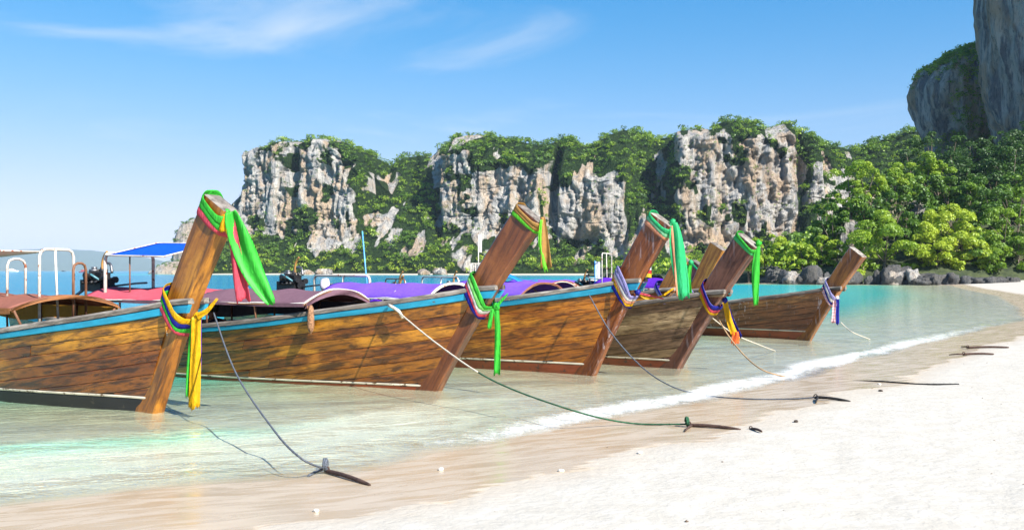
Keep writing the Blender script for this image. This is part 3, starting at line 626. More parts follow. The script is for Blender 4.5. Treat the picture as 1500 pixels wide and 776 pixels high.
g = np.random.default_rng(77); n_ = 1500; fx = g.uniform(70, 215, n_); fy = g.uniform(92, 240, n_); fpx = 750+F*fx/fy
k = (fpx > 1530) & (fy > y0(fx)+1.5); fx, fy = fx[k], fy[k]; rad = 1.8+2.0*g.random(len(fx)); p = np.stack([fx, fy, hill_z(fx, fy)+rad*.5], -1)
tag(forest('forest', p, rad, np.clip(.2+.5*g.random(len(p))*sm(y0(fx)+30, y0(fx)+4, fy), 0, 1), nleaf=60, seed=19), 'green trees behind the beach below the high limestone walls', 'forest', kind='stuff')

def boulder(px, py, d, w_, h_, seed, label, group, mat=None):
    x = (px-750)/F*d; th = np.linspace(0, 2*PI, 22, endpoint=False); ph = np.linspace(-PI/2, PI/2, 13); PH, TH = np.meshgrid(ph, th, indexing='ij')
    v = np.stack([np.cos(PH)*np.cos(TH), np.cos(PH)*np.sin(TH), np.sin(PH)], -1)
    v = np.sign(v)*np.abs(v)**.85
    q = 1+1.15*(fbm(v[..., 0]*1.3+seed, v[..., 1]*1.3, v[..., 2]*1.3, 3)-.5)+.55*(ridge(v[..., 0]*2.5+seed, v[..., 1]*2.5, v[..., 2]*1.4)-.5)
    V = v*q[..., None]*np.array([w_/2, w_/2*.9, h_*.62])
    V[..., 2] = np.maximum(V[..., 2], -.35*h_)
    o = npmesh('boulder', V.reshape(-1, 3), gridfaces(13, 22, True), mat or BOULD, smooth=False)
    o.location = (x, d, h_*.3); tag(o, label, 'rock', group)
BOUL2 = m_rock('pale_shore_rock', False, 0., .5, 4.0)
g2 = random.Random(4)
for i in range(27):
    px = 1078+i*11.8+g2.uniform(-7, 7); d = float(y0(np.array((px-750)/F*112)))-.6+g2.uniform(-.8, .5)
    boulder(px, 0, d, g2.uniform(.8, 3.0), g2.uniform(.6, 2.3), i*3.1, 'dark grey boulder on the waterline below the bushes', 'dark boulders along the waterline')
for i, (px, w_, h_) in enumerate(((1163, 2.1, 1.5), (1090, 1.4, .9), (1312, 1.8, 1.7), (1206, 1.6, .9), (1338, 1.5, 1.8))):
    boulder(px, 0, float(y0(np.array((px-750)/F*110)))-1.9, w_, h_, 200+i*5, 'pale grey boulder standing out in front of the dark shore rocks', 'pale boulders in front of the dark rocks', BOUL2)
for i in range(7):
    px = 1350+i*22; boulder(px, 0, 107.2-i*.5, g2.uniform(1.4, 2.4), g2.uniform(.7, 1.3), 300+i*3, 'low dark rock at the back of the far sand', 'low rocks behind the far sand')
for i, (px, d) in enumerate(((620, 353), (645, 352), (475, 371), (450, 374))):
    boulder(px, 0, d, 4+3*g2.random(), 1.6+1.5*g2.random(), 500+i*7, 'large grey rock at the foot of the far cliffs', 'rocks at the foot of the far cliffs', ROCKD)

# far hills
hxx = np.linspace(-5200, -2300, 120); hv = []
top = np.interp(750+F*hxx/7000, [-300, -100, 20, 70, 130, 180, 215, 260, 330], [378, 370, 366.5, 364.5, 366, 372, 377, 386, 396])
ht = (HZ-top)/F*7000*(.93+.14*fbm(hxx/260, 0, 0, 4))
for k, (f_, dy) in enumerate(((-.05, -900), (.35, -600), (.75, -300), (1, 0), (.8, 300), (-.05, 900))):
    hv.append(np.stack([hxx+0*ht, 7000+dy+160*(fbm(hxx/400, k*3.)-.5), ht*f_*(1+.2*(fbm(hxx/180, k*5.+2)-.5)*(0 < k < 5 and k != 3))], -1))
t = MT('far_hill'); nz = t.noise(t.coord('World', (.004, .004, .01)), 1.5, 6, .6)
tag(npmesh('far_hills', np.array(hv).reshape(-1, 3), gridfaces(6, 120), t.pbr(t.mix(nz, (.03, .06, .02, 1), (.08, .11, .05, 1)), .95)), kind='structure')

# ------------------------------------------------------------------ boats
GREYWOOD = m_wood('weathered_rail_wood', (.10, .085, .07, 1), (.22, .19, .16, 1), (.34, .31, .27, 1), .8, coat=0, stain=.4)
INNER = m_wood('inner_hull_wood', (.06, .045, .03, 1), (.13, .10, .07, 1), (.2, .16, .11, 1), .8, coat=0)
CYAN = m_paint('cyan_paint', S(40, 165, 205), (.10, .09, .08, 1), .66)
WHITEP = m_paint('white_waterline_paint', S(225, 215, 195), (.14, .09, .05, 1), .58)
REDB = m_paint('red_brown_bottom_paint', S(140, 66, 34), (.07, .03, .02, 1), .60)
BLACKB = m_paint('black_bottom_paint', (.012, .012, .013, 1), (.05, .04, .03, 1), .62, .6)
PIPE = m_paint('white_painted_pipe', S(214, 206, 194), S(140, 80, 50), .56, .5)
BRPIPE = m_plain('rusty_brown_pipe', S(120, 80, 55), .7, .4)
STEEL = m_plain('engine_steel', (.22, .22, .23, 1), .4, .4, 20, .8)
DARKM = m_plain('engine_dark_metal', (.03, .03, .033, 1), .45, .4, 20, .5)
RUST = m_plain('rusty_iron', (.085, .048, .036, 1), .8, .5, 25, .3, bump=.5)
YELP = m_plain('tan_exhaust_paint', S(160, 118, 62), .6, .5)
TEAL = m_plain('teal_engine_paint', S(70, 120, 130), .4)
ROPE_G = m_plain('grey_blue_rope', S(86, 92, 102), .9, .5, 90, bump=.6)
ROPE_W = m_plain('white_rope', S(205, 195, 178), .9, .4, 90, bump=.6)
ROPE_N = m_plain('green_rope', S(36, 84, 56), .9, .6, 70, bump=.6)
ROPE_B = m_plain('black_rope', S(38, 36, 36), .9, .4, 90, bump=.6)
_cl = {}
def cloth(r, g_, b, key=None):
    k = (r, g_, b)
    if k not in _cl: _cl[k] = m_cloth('cloth_%d' % len(_cl), S(r, g_, b), wr=.7, wsc=(13, 13, 1.6))
    return _cl[k]
GREEN, PINK, YEL, BLUE, WHITE_, PEACH, PURP, LAV, MINT = (72, 205, 70), (236, 92, 112), (240, 188, 24), (40, 44, 160), (240, 236, 232), (250, 178, 140), (110, 60, 190), (176, 170, 226), (60, 205, 130)
WOVEN = m_cloth('woven_gold_cloth', S(205, 160, 88), S(90, 60, 35), .25, stripe=26)
STRIPE = m_cloth('striped_cloth', S(240, 236, 236), S(225, 70, 100), .3, stripe=9)

def stations(keys):
    return lambda a: np.interp(a, [k[0] for k in keys], [k[1] for k in keys])
BG = stations([(-.3, .125), (0, .135), (.4, .22), (.9, .36), (1.6, .52), (2.4, .66), (3.5, .79), (5, .85), (7, .80), (8.6, .68), (9.8, .52)])
BBt = stations([(0, .05), (.4, .075), (.9, .13), (1.6, .23), (2.4, .34), (3.5, .45), (5, .5), (7, .47), (9.8, .28)])
SHEER = stations([(-.3, .02), (0, 0), (.5, -.085), (1.2, -.19), (2.2, -.32), (3.5, -.50), (5, -.64), (7, -.66), (8.5, -.58), (9.8, -.44)])
LEN = 9.8
AT = [0, .15, .35, .6, .9, 1.25, 1.65, 2.1, 2.6, 3.2, 3.9, 4.7, 5.6, 6.6, 7.7, 8.8, 9.8]

class Boat:
    def __init__(b, base, h, top, ztip, label, wood, stem, paint, bottom, white=True, zw=.16, seed=0, stemw=(.17, .205), stemt=(.085, .115)):
        b.h = math.radians(h); b.bx, b.by = base; c, s_ = math.cos(b.h), math.sin(b.h)
        r = (top[0]-750)/F; u = (r*b.by-b.bx)/(c-r*s_); d = b.by+s_*u
        b.zt = CAMZ-(top[1]-HZ)/F*d; b.k = u/b.zt; b.ztip = ztip; b.seed = seed; b.sw = stemw; b.st = stemt
        b.root = empty('longtail_boat', (b.bx, b.by, 0), b.h, label, 'boat', 'longtail boats drawn up at the beach')
        b.g = random.Random(seed); b.zw = zw
        b.make_stem(stem); b.make_hull(wood, paint, bottom, white)
    def w(b, p):   # local -> world
        c, s_ = math.cos(b.h), math.sin(b.h); return Vector((b.bx+c*p[0]-s_*p[1], b.by+s_*p[0]+c*p[1], p[2]))
    def ax(b, z):  # stem axis; slight forward curve
        q = .05; return b.k*z+q*(z-b.zt*.5)**2-q*(b.zt*.5)**2 - b.sw[0]*.8*(1-z/b.zt)
    def frame(b, z):
        e = .02; a = Vector((b.ax(z+e)-b.ax(z-e), 0, 2*e)).normalized(); f = Vector((a.z, 0, -a.x)); t = min(max(z/b.zt, 0), 1)
        return Vector((b.ax(z), 0, z)), a, f, b.sw[0]+(b.sw[1]-b.sw[0])*t, b.st[0]+(b.st[1]-b.st[0])*t
    def make_stem(b, mat):
        mb = MB(); rings = []; n = 13
        for i in range(n):
            z = -.14+(b.zt+.14)*i/(n-1); C, a, f, wf, wt = b.frame(z); ch = .02
            q = [(wf-ch, -wt), (-wf+ch, -wt), (-wf, -wt+ch), (-wf, wt-ch), (-wf+ch, wt), (wf-ch, wt), (wf, wt-ch), (wf, -wt+ch)]
            rings.append([C+f*x+Vector((0, y, 0)) for x, y in q])
        for k in range(8): mb.strip([[rg[k], rg[(k+1) % 8]] for rg in rings])
        C, a, f, wf, wt = b.frame(b.zt)
        t2 = [C+a*.02+f*x*(wf-.03)+Vector((0, y*(wt-.03), 0)) for x, y in ((1, -1), (-1, -1), (-1, 1), (1, 1))]
        st_ = mb.build('stem_post', mat, b.root)
        cap = MB(); R8 = rings[-1]; t8 = [p+(C-p)*.12+a*.012 for p in R8]
        for k in range(8): cap.add([R8[k], R8[(k+1) % 8], t8[(k+1) % 8], t8[k]], [(0, 1, 2, 3)])
        cap.add(t8+[C+a*.035], [(k, (k+1) % 8, 8) for k in range(8)])
        cap.build('end_cap', GREYWOOD, st_)
    def pt(b, a, wz, side, off=0.):
        """hull surface: a metres aft of the stem, wz 0..1 from bottom to gunwale"""
        zg = b.ztip+SHEER(a); zb = -.13; zend = zb+(b.ztip-zb)*wz
        xe = b.ax(zend); xt = b.ax(b.ztip); L = xt+LEN-.9
        x = xe-a*(xe+LEN-.9)/LEN
        z = zb+(zg-zb)*wz; v = BBt(a)+(BG(a)-BBt(a))*wz**.8+off
        return Vector((x, side*v, z))
    def wz_at(b, a, z): return float(np.clip((z+.13)/(b.ztip+SHEER(a)+.13), 0, 1))
    def slab(b, A, lo, hi, side, t0, t1, mat, name, ch=.007):
        """plank over stations A between lo(a)..hi(a), from inner offset t0 to outer t1"""
        mb = MB(); R = []
        for a in A:
            l, h_ = lo(a), hi(a); H_ = max(b.ztip+SHEER(a)+.13, .3); e = ch/H_; gp = .0025/H_
            R.append([b.pt(a, l+gp, side, t0), b.pt(a, l+gp, side, t1-.005), b.pt(a, l+gp+e, side, t1), b.pt(a, h_-gp-e, side, t1), b.pt(a, h_-gp, side, t1-.005), b.pt(a, h_-gp, side, t0)])
        for k in range(6):
            q = [[r[k], r[(k+1) % 6]] for r in R]
            mb.strip(q if side < 0 else [[y, x] for x, y in q])
        for r in (R[0], R[-1]): mb.add(r, [tuple(range(6))])
        return mb.build(name, mat, b.root)
    def make_hull(b, wood, paint, bottom, white):
        root = b.root; g = b.g; nrow = 6; zw = b.zw
        top = .925 if paint else .965
        for side in (-1, 1):
            w0 = lambda a: b.wz_at(a, zw); w1 = lambda a: b.wz_at(a, zw+.034)
            b.slab(AT, lambda a: 0, w0, side, -.03, .004, bottom, 'bottom_plank')
            if white: b.slab(AT, w0, w1, side, -.03, .008, WHITEP, 'waterline_band', .006)
            else: w1 = w0
            dep_ = 0.; i = 0                      # strakes run parallel to the sheer and run out at the waterline
            Hh = lambda a: b.ztip+SHEER(a)+.13
            while i < 14:
                pw = g.uniform(.13, .19); d0, d1 = dep_, dep_+pw; dep_ = d1
                lo = lambda a, d=d1: max(w1(a), top-d/Hh(a))
                hi = lambda a, d=d0: max(w1(a), top-d/Hh(a))
                ok = [a for a in np.arange(0, LEN+.01, .1) if (hi(a)-lo(a))*Hh(a) > .012]
                if not ok: break
                runs = []
                for a in ok:
                    if runs and a-runs[-1][1] < .15: runs[-1][1] = a
                    else: runs.append([a, a])
                for r0, r1 in runs:
                    if r1-r0 < .4: continue
                    cuts = [r0]+sorted(c for c in (g.uniform(2.0, 4.6), g.uniform(5.2, 7.8)) if r0+.8 < c < r1-.8 and g.random() < .8)+[min(r1, LEN)]
                    for a0, a1 in zip(cuts, cuts[1:]):
                        A = [a0+(.003 if a0 else 0)]+[a for a in AT if a0+.1 < a < a1-.1]+[a1-.003]
                        b.slab(A, lo, hi, side, -.03, g.uniform(-.003, .006), wood, 'plank')
                i += 1
            A2 = [-.3]+AT
            if paint: b.slab(A2, lambda a: top, lambda a: .997, side, -.03, .022, paint, 'painted_sheer_strake')
            else: b.slab(A2, lambda a: top, lambda a: .997, side, -.03, .016, wood, 'sheer_strake')
            mb = MB(); R = []
            for a in A2:
                p = b.pt(a, 1, side); up = .022 if paint else .03
                R.append([p+Vector((0, side*y, z)) for y, z in ((-.055, .002), (.03, .002), (.034, .03+up*.5), (.012, .045+up), (-.04, .04+up), (-.058, .025))])
            for k in range(6):
                q = [[r[k], r[(k+1) % 6]] for r in R]; mb.strip(q if side < 0 else [[y, x] for x, y in q])
            for r in (R[0], R[-1]): mb.add(r, [tuple(range(6))])
            mb.build('gunwale_rail', GREYWOOD, root)
            mb = MB(); mb.strip([[b.pt(a, wz, side, -.045) for wz in (.04, .3, .6, .96)] for a in AT[1:]]); mb.build('inner_lining', INNER, root)
            for a in (1.6, 2.4, 3.2, 4.0, 4.8, 5.6, 6.4, 7.2, 8.0, 8.8):
                mb = MB(); pts = [b.pt(a, wz, side, -.07) for wz in (.08, .4, .7, .95)]; mb.tube(pts, .03, 4); mb.build('rib', INNER, root)
        mb = MB(); mb.strip([[b.pt(a, .0, -1, -.03), b.pt(a, .0, 1, -.03)] for a in AT]); mb.build('bottom_board', INNER, root)
        p = [b.pt(LEN, w_, s_, .0) for s_, w_ in ((-1, 0), (-1, .5), (-1, 1), (1, 1), (1, .5), (1, 0))]
        q = [x+Vector((.05, 0, 0)) for x in p]; mb = MB(); mb.add(p+q, [(5, 4, 3, 2, 1, 0), (6, 7, 8, 9, 10, 11)]+[(i, (i+1) % 6, 6+(i+1) % 6, 6+i) for i in range(6)]); mb.build('transom', wood, root)
        for a in (1.9, 3.0, 4.1, 5.2, 6.3, 7.4):
            zz = .34; wz = b.wz_at(a, zz); y = b.pt(a, wz, 1, -.06).y; x = b.pt(a, wz, 1).x
            mb = MB(); mb.box((x, 0, zz), (.26, 2*y, .035)); mb.build('thwart', INNER, root)
        A = AT[6:16]
        mb = MB(); mb.strip([[b.pt(a, b.wz_at(a, .06), -1, -.07), b.pt(a, b.wz_at(a, .06), 1, -.07)] for a in A]); mb.build('floorboards', INNER, root)
    # --- fittings, all in local coordinates; s = metres aft of the waterline foot of the stem
    def canopy(b, s0, s1, ze, rise, mats, valance=None, roll=None, hoopmat=None, hw=.74, postmat=None, edge=None, farmat=None):
        hoopmat = hoopmat or PIPE; n = 2+int((s1-s0)/1.1); xs = [-(s0+(s1-s0)*i/(n-1)) for i in range(n)]
        def pz(x, v): return ze+rise*(1-abs(v/hw)**2.2)
        segs = mats if isinstance(mats, list) else [(mats, 0, 1)]
        for mt, f0, f1 in segs:
            mb = MB(); rows = []; m = 26
            for i in range(m+1):
                x = -(s0+(s1-s0)*(f0+(f1-f0)*i/m)); ph = ((-x-s0)/(s1-s0)*(n-1)) % 1; sag = .028*math.sin(PI*ph)
                rows.append([Vector((x, v*hw, pz(x, v*hw)-sag*(1-.5*v*v)+.02+.006*math.sin(9*x+7*v))) for v in np.linspace(-1, 1, 13)])
            mb.strip(rows); o = mb.build('canopy_cloth', mt, b.root)
            md = o.modifiers.new('thick', 'SOLIDIFY'); md.thickness = .008
            if edge:
                for v in (0, 12):
                    e = MB(); e.tube([r[v]+Vector((0, 0, -.002)) for r in rows], .013, 5); e.build('hem', edge, o)
                if f0 == 0:
                    e = MB(); e.tube(rows[0], .016, 5); e.build('hem', edge, o)
        for i, x in enumerate(xs):
            mb = MB(); mb.tube([Vector((x, v*hw*.99, pz(x, v*hw*.99)-.002)) for v in np.linspace(-1, 1, 9)], .014, 6); mb.build('hoop', hoopmat, b.root)
            for sd in (-1, 1):
                aa = LEN*(b.ax(b.ztip)-x)/(b.ax(b.ztip)+LEN-.9); gz = b.ztip+SHEER(aa)-.05; gy = BG(aa)-.08
                mb = MB(); mb.tube([(x, sd*min(gy, hw), gz), (x, sd*hw*.97, ze+.02)], .016, 6); mb.build('canopy_post', postmat or hoopmat, b.root)
        for sd in (-1, 1):
            mb = MB(); mb.tube([(xs[0], sd*hw, ze), (xs[-1], sd*hw, ze)], .014, 6); mb.build('side_rail', hoopmat, b.root)
        if roll:
            for sd in (-1, 1):
                pts = [Vector((-(s0+.2+(s1-s0-.4)*i/14), sd*(hw+.01), ze-.055-.015*math.sin(i*1.9))) for i in range(15)]
                mb = MB(); mb.tube(pts, [.03+.012*math.sin(i*2.3) for i in range(15)], 8); mb.build('rolled_side_flap', roll, b.root)
        if valance:
            vm, dr, dn_, df_ = valance
            rows = [[Vector((-s0+.02+.02*math.sin(5*v+j), v*hw, pz(0, v*hw)+.015-dr*j/3)) for v in np.linspace(-1, 1, 15)] for j in range(4)]
            mb = MB(); mb.strip(rows); mb.build('front_valance', vm, b.root)
            for sd in (-1, 1):
                drs = dn_ if sd < 0 else df_
                rows = [[Vector((-(s0+(s1-s0)*i/12), sd*(hw+.012+.015*math.sin(i*1.7)), ze+.02-drs*j/2*(1+.15*math.sin(i)))) for i in range(13)] for j in range(3)]
                mb = MB(); mb.strip(rows); mb.build('side_valance', vm if sd < 0 else (farmat or vm), b.root)
    def hoop(b, s, y0_, y1_, z0_, z1_, s2=None, mat=None, r=.017, brace=True, lean=0.):
        s2 = s if s2 is None else s2; mb = MB(); e = .09
        A = Vector((-s, y0_, z0_)); D = Vector((-s2, y1_, z0_)); Lx = Vector((lean, 0, 0))
        Bp = Vector((-s, y0_, z1_))+Lx; Cp = Vector((-s2, y1_, z1_))+Lx; dv = (Cp-Bp).normalized()
        mb.tube([A, Bp-Vector((0, 0, e)), Bp+dv*e*.3-Vector((0, 0, e*.3)), Bp+dv*e, Cp-dv*e, Cp-dv*e*.3-Vector((0, 0, e*.3)), Cp-Vector((0, 0, e)), D], r, 8)
        if brace: mb.tube([Bp+(Cp-Bp)*.45, A+(D-A)*.55], r*.8, 7)
        return mb.build('pipe_frame', mat or PIPE, b.root)
    def engine(b, s, z, tall=True):
        """car engine on a swivel with the long propeller shaft aft"""
        e = MB(); x = -s; R = Matrix.Rotation(math.radians(4), 3, 'Y')
        e.box((x, 0, z), (.46, .30, .26), R); e.box((x-.02, 0, z+.17), (.40, .20, .10), R)
        for i in range(4): e.cyl((x-.16+i*.11, -.15, z+.06), (x-.16+i*.11, -.23, z+.02), .032, 8)
        for i in range(4): e.cyl((x-.16+i*.11, .02, z+.2), (x-.16+i*.11, .02, z+.27), .026, 8)
        e.cyl((x+.25, 0, z-.02), (x+.30, 0, z-.02), .10, 14); e.cyl((x+.25, -.11, z+.1), (x+.30, -.11, z+.1), .05, 12); e.cyl((x+.25, .12, z+.08), (x+.3, .12, z+.08), .06, 12)
        e.box((x-.05, .2, z+.02), (.22, .12, .16)); e.cyl((x-.1, -.2, z+.16), (x+.08, -.2, z+.16), .06, 10); e.box((x-.3, 0, z-.02), (.14, .2, .2))
        eo = e.build('engine', DARKM, b.root)
        m = MB(); m.tube(spline([(x+.2, -.1, z+.05), (x+.1, -.22, z+.16), (x-.1, -.2, z+.22), (x-.25, -.1, z+.14)], 4), .022, 7); m.build('hose', TEAL, eo)
        m = MB(); m.tube(spline([(x-.1, .1, z+.2), (x-.05, .14, z+.36), (x+.15, .12, z+.36), (x+.22, .1, z+.2)], 4), .025, 7); m.build('air_pipe', STEEL, eo)
        m = MB(); m.cyl((x-.12, 0, z+.22), (x-.12, 0, z+.27), .09, 12); m.cyl((x-.12, 0, z+.27), (x-.12, 0, z+.31), .05, 10); m.build('air_filter', STEEL, eo)
        if tall:
            m = MB(); m.tube(spline([(x+.05, .05, z+.2), (x+.03, .05, z+.36), (x+.08, .05, z+.5), (x+.16, .05, z+.58)], 4), .024, 8); m.build('exhaust_pipe', YELP, eo)
        m = MB(); m.cyl((x-.3, 0, z-.05), (x-3.6, 0, -.25), .028, 8); m.build('propeller_shaft', STEEL, b.root)
        m = MB(); m.cyl((x-3.58, 0, -.25), (x-3.68, 0, -.27), .035, 8)
        for k in range(3):
            a = k*2*PI/3; m.box((x-3.63, .09*math.cos(a), -.26+.09*math.sin(a)), (.03, .07+.06*abs(math.cos(a)), .07+.06*abs(math.sin(a))))
        m.build('propeller', STEEL, b.root)
        m = MB(); m.tube([(x+.3, 0, z-.04), (x+.9, .05, z+.02), (x+1.15, .06, z+.03)], .018, 7); m.build('tiller', STEEL, b.root)
        m = MB(); m.cyl((x-.05, 0, z-.13), (x-.05, 0, .25), .05, 10); m.box((x-.05, 0, .3), (.5, .9, .07)); m.build('engine_mount', INNER, b.root)
    def awning(b, s0, s1, y0_, y1_, z, mat, tilt=.12, sag=.0):
        rows = [[Vector((-(s0+(s1-s0)*i/8), y0_+(y1_-y0_)*j/6, z+tilt*(i/8)+sag*j/6-.03*math.sin(PI*i/8)*math.sin(PI*j/6))) for j in range(7)] for i in range(9)]
        mb = MB(); mb.strip(rows); o = mb.build('awning', mat, b.root); md = o.modifiers.new('thick', 'SOLIDIFY'); md.thickness = .012
        e = MB(); e.tube(rows[0]+[r[-1] for r in rows[1:]]+list(reversed(rows[-1]))[1:]+[r[0] for r in reversed(rows)][1:], .014, 5); e.build('awning_edge', PIPE, o)
    def pole(b, p0, p1, r, mat, name='pole'):
        mb = MB(); mb.tube([p0, p1], [r, r*.8], 7); return mb.build(name, mat, b.root)

W1 = m_wood('hull_wood_amber', (.062, .019, .003, 1), (.31, .105, .008, 1), (.60, .245, .020, 1), .34, stain=.32, coat=.4, blot=1.3)
W2 = m_wood('hull_wood_brown', (.066, .019, .003, 1), (.30, .096, .008, 1), (.56, .215, .017, 1), .34, stain=.32, coat=.4, blot=1.6)
W3 = m_wood('hull_wood_orange', (.11, .030, .004, 1), (.38, .118, .008, 1), (.64, .24, .018, 1), .38, stain=.5, blot=1.8, coat=.3)
W4 = m_wood('hull_wood_grey_cracked', (.11, .064, .032, 1), (.27, .165, .085, 1), (.46, .32, .19, 1), .7, stain=.5, crack=.8, coat=0)
W5 = m_wood('hull_wood_dark_dripped', (.08, .027, .010, 1), (.23, .08, .024, 1), (.38, .16, .055, 1), .45, stain=.5, drip=.7, blot=1.2)
ST1 = m_wood('stem_wood_amber', (.12, .040, .006, 1), (.34, .118, .010, 1), (.52, .21, .020, 1), .4, 1.05, .2, .5, gs=.8)
ST2 = m_wood('stem_wood_red', (.075, .022, .011, 1), (.15, .042, .017, 1), (.22, .07, .025, 1), .35, 1.05, .3, .35, gs=.8)
ST3 = m_wood('stem_wood_orange', (.13, .042, .010, 1), (.30, .10, .018, 1), (.41, .155, .03, 1), .35, 1.05, .3, .3, drip=.45, gs=.8)
ST4 = m_wood('stem_wood_dull_red', (.085, .034, .02, 1), (.19, .078, .042, 1), (.27, .125, .075, 1), .5, 1.05, .1, .3, drip=.3, gs=.8)
ST8 = m_wood('stem_wood_yellow', (.30, .12, .014, 1), (.58, .27, .03, 1), (.68, .36, .05, 1), .4, 1.05, .2, .3, gs=.8)

def gbase(px, py): q = Gd(px, py); return (q.x, q.y)
b1 = Boat(gbase(230, 604), -30, (325, 298), 1.30, 'amber wooden longtail boat with brown canopy, sky-blue rail and green-pink prow ribbons', W1, ST1, CYAN, BLACKB, seed=1, stemw=(.165, .20))
b2 = Boat(gbase(640, 571), -27, (778, 313), 1.42, 'brown longtail boat with red-brown prow, mauve canopy and gold woven prow ribbon', W2, ST2, CYAN, REDB, seed=2, zw=.04)
b3 = Boat(gbase(868, 549), -35, (971, 322), 1.50, 'glossy orange longtail boat with sky-blue rail and green and peach prow ribbons', W3, ST3, CYAN, REDB, seed=3)
b4 = Boat(gbase(992, 540), -42, (1097, 352), 1.30, 'greyish cracked unpainted longtail boat beside the glossy orange boat', W4, ST4, None, REDB, seed=4, zw=.13)
b5 = Boat(gbase(1184, 498), -48, (1257, 369), 1.24, 'dark longtail boat with paint drips moored apart, farthest along the beach', W5, ST3, None, REDB, seed=5, zw=.2)
b6 = Boat((2.75, 18.9), -40, (1003, 378), 1.27, 'reddish longtail boat behind the grey cracked boat, small green ribbon on prow', W3, ST3, None, REDB, seed=6, stemw=(.14, .15), stemt=(.07, .09))
b8 = Boat((3.95, 20.5), -43, (1053, 361), 1.22, 'longtail boat with plain yellow-orange prow behind the grey cracked boat', W2, ST8, None, REDB, seed=8, stemw=(.17, .20))
b7 = Boat((4.7, 26.0), -43, (1024, 386), 1.25, 'dark-prowed longtail boat with mint ribbon, rearmost of the moored group', W5, ST2, None, REDB, seed=7)

# faint white lettering scratched on the amber stem post
cu = bpy.data.curves.new('lettering', 'FONT'); cu.body = 'Malo'; cu.size = .075; cu.extrude = .001
tmp = bpy.data.objects.new('lettering_source', cu); COL.objects.link(tmp); bpy.context.view_layer.update()
me = bpy.data.meshes.new_from_object(tmp.evaluated_get(bpy.context.evaluated_depsgraph_get())); bpy.data.objects.remove(tmp)
me.materials.clear(); me.materials.append(m_plain('chalky_white_scratches', S(205, 190, 160), .8))
lt = link(bpy.data.objects.new('lettering', me), b1.root); Cc, aa_, ff_, wf_, wt_ = b1.frame(.98)
lt.location = Cc+Vector((-.10, -wt_-.003, .03)); lt.rotation_euler = (PI/2, math.radians(32), 0)

# canopies, frames, engines
MAUVE, PINKT = m_cloth('mauve_tarp', S(122, 92, 104), trans=.15), m_cloth('pink_tarp', S(208, 92, 106), trans=.15)
PURT, PURD, BRT, BLT = m_cloth('purple_tarp', S(124, 88, 204), trans=.1), m_cloth('dark_purple_tarp', S(96, 44, 178), trans=.1), m_cloth('brown_tarp', S(150, 100, 62), trans=.15), m_cloth('blue_tarp', S(24, 88, 200), trans=.15)
DKT = m_cloth('dark_canvas', S(70, 58, 66), trans=.1); PINKB = m_cloth('faded_pink_tarp', S(150, 98, 84), trans=.15); OCH = m_cloth('ochre_tarp', S(190, 135, 50), trans=.2); WTARP = m_cloth('white_tarp', S(226, 220, 212), trans=.2)
b1.canopy(1.75, 5.2, 1.22, .15, PINKB, valance=(BRT, .05, .07, .24), hoopmat=BRPIPE, farmat=OCH)
b1.hoop(2.0, -.22, .32, .9, 1.98, s2=2.1, brace=True, r=.019); b1.hoop(2.75, -.2, .05, 1.2, 1.86, brace=False); b1.hoop(1.85, .15, .4, 1.1, 1.80, s2=1.95, brace=False, mat=BRPIPE)
b1.awning(3.4, 5.2, -.7, .7, 1.98, WTARP, -.1); b1.pole((-3.5, -.6, .8), (-3.5, -.6, 1.98), .014, DARKM); b1.pole((-5.1, -.6, .8), (-5.1, -.6, 1.9), .014, DARKM); b1.engine(7.4, 1.0)
b1.pole((-1.3, .55, .72), (-6.5, .62, .62), .03, GREYWOOD, 'bamboo_pole')
b2.canopy(1.75, 6.6, 1.21, .19, [(MAUVE, 0, .48), (PINKT, .475, 1)], valance=(MAUVE, .08, .05, .30), farmat=DKT, hoopmat=BRPIPE, edge=WTARP, hw=.78)
b2.engine(7.1, 1.46); b2.awning(4.85, 6.25, -.55, .55, 1.93, BLT, .03, .24)
b2.hoop(6.3, -.5, .5, .8, 2.0, brace=False, r=.03); b2.pole((-5.7, -.5, 1.25), (-5.7, -.5, 1.94), .014, BRPIPE)
b3.canopy(2.9, 5.7, 1.19, .27, PURT, roll=PURD, edge=WTARP)
b3.hoop(5.1, .1, .3, .9, 1.60, s2=6.9, r=.026); b3.engine(7.25, 1.4); b3.pole((-5.3, .3, .8), (-5.55, .35, 2.5), .016, m_plain('blue_white_pole', S(90, 165, 225), .5), 'marker_pole')
b4.canopy(3.0, 5.2, 1.19, .26, PURT, edge=PINKB, hoopmat=BRPIPE); b4.hoop(5.3, -.1, .4, .8, 1.56, s2=7.0); b4.engine(7.4, 1.0)
b5.canopy(3.9, 6.6, 1.2, .28, PURD, edge=PINKB); b5.hoop(6.3, -.55, .55, .8, 2.22, s2=6.9); b5.engine(7.6, 1.15)
b6.canopy(2.1, 5.0, 1.2, .25, PURT, edge=PINKB); b6.hoop(7.1, -.2, .2, .8, 1.48, s2=8.3, mat=BRPIPE); b6.engine(7.6, 1.1)
b8.canopy(3.5, 6.2, 1.15, .25, PURD, edge=PINKB); b8.hoop(6.6, -.4, .4, .8, 1.9, s2=7.0); b8.engine(7.8, 1.1)
b7.canopy(3.0, 6.2, 1.15, .25, PURT, edge=WTARP); b7.engine(7.6, 1.2); b7.awning(1.0, 2.6, -.8, .8, 1.42, WTARP, .05)
for s_, y_ in ((1.1, -.7), (1.1, .7), (2.5, -.7), (2.5, .7)): b7.pole((-s_, y_*.6, .5), (-s_, y_, 1.45), .015, PIPE)

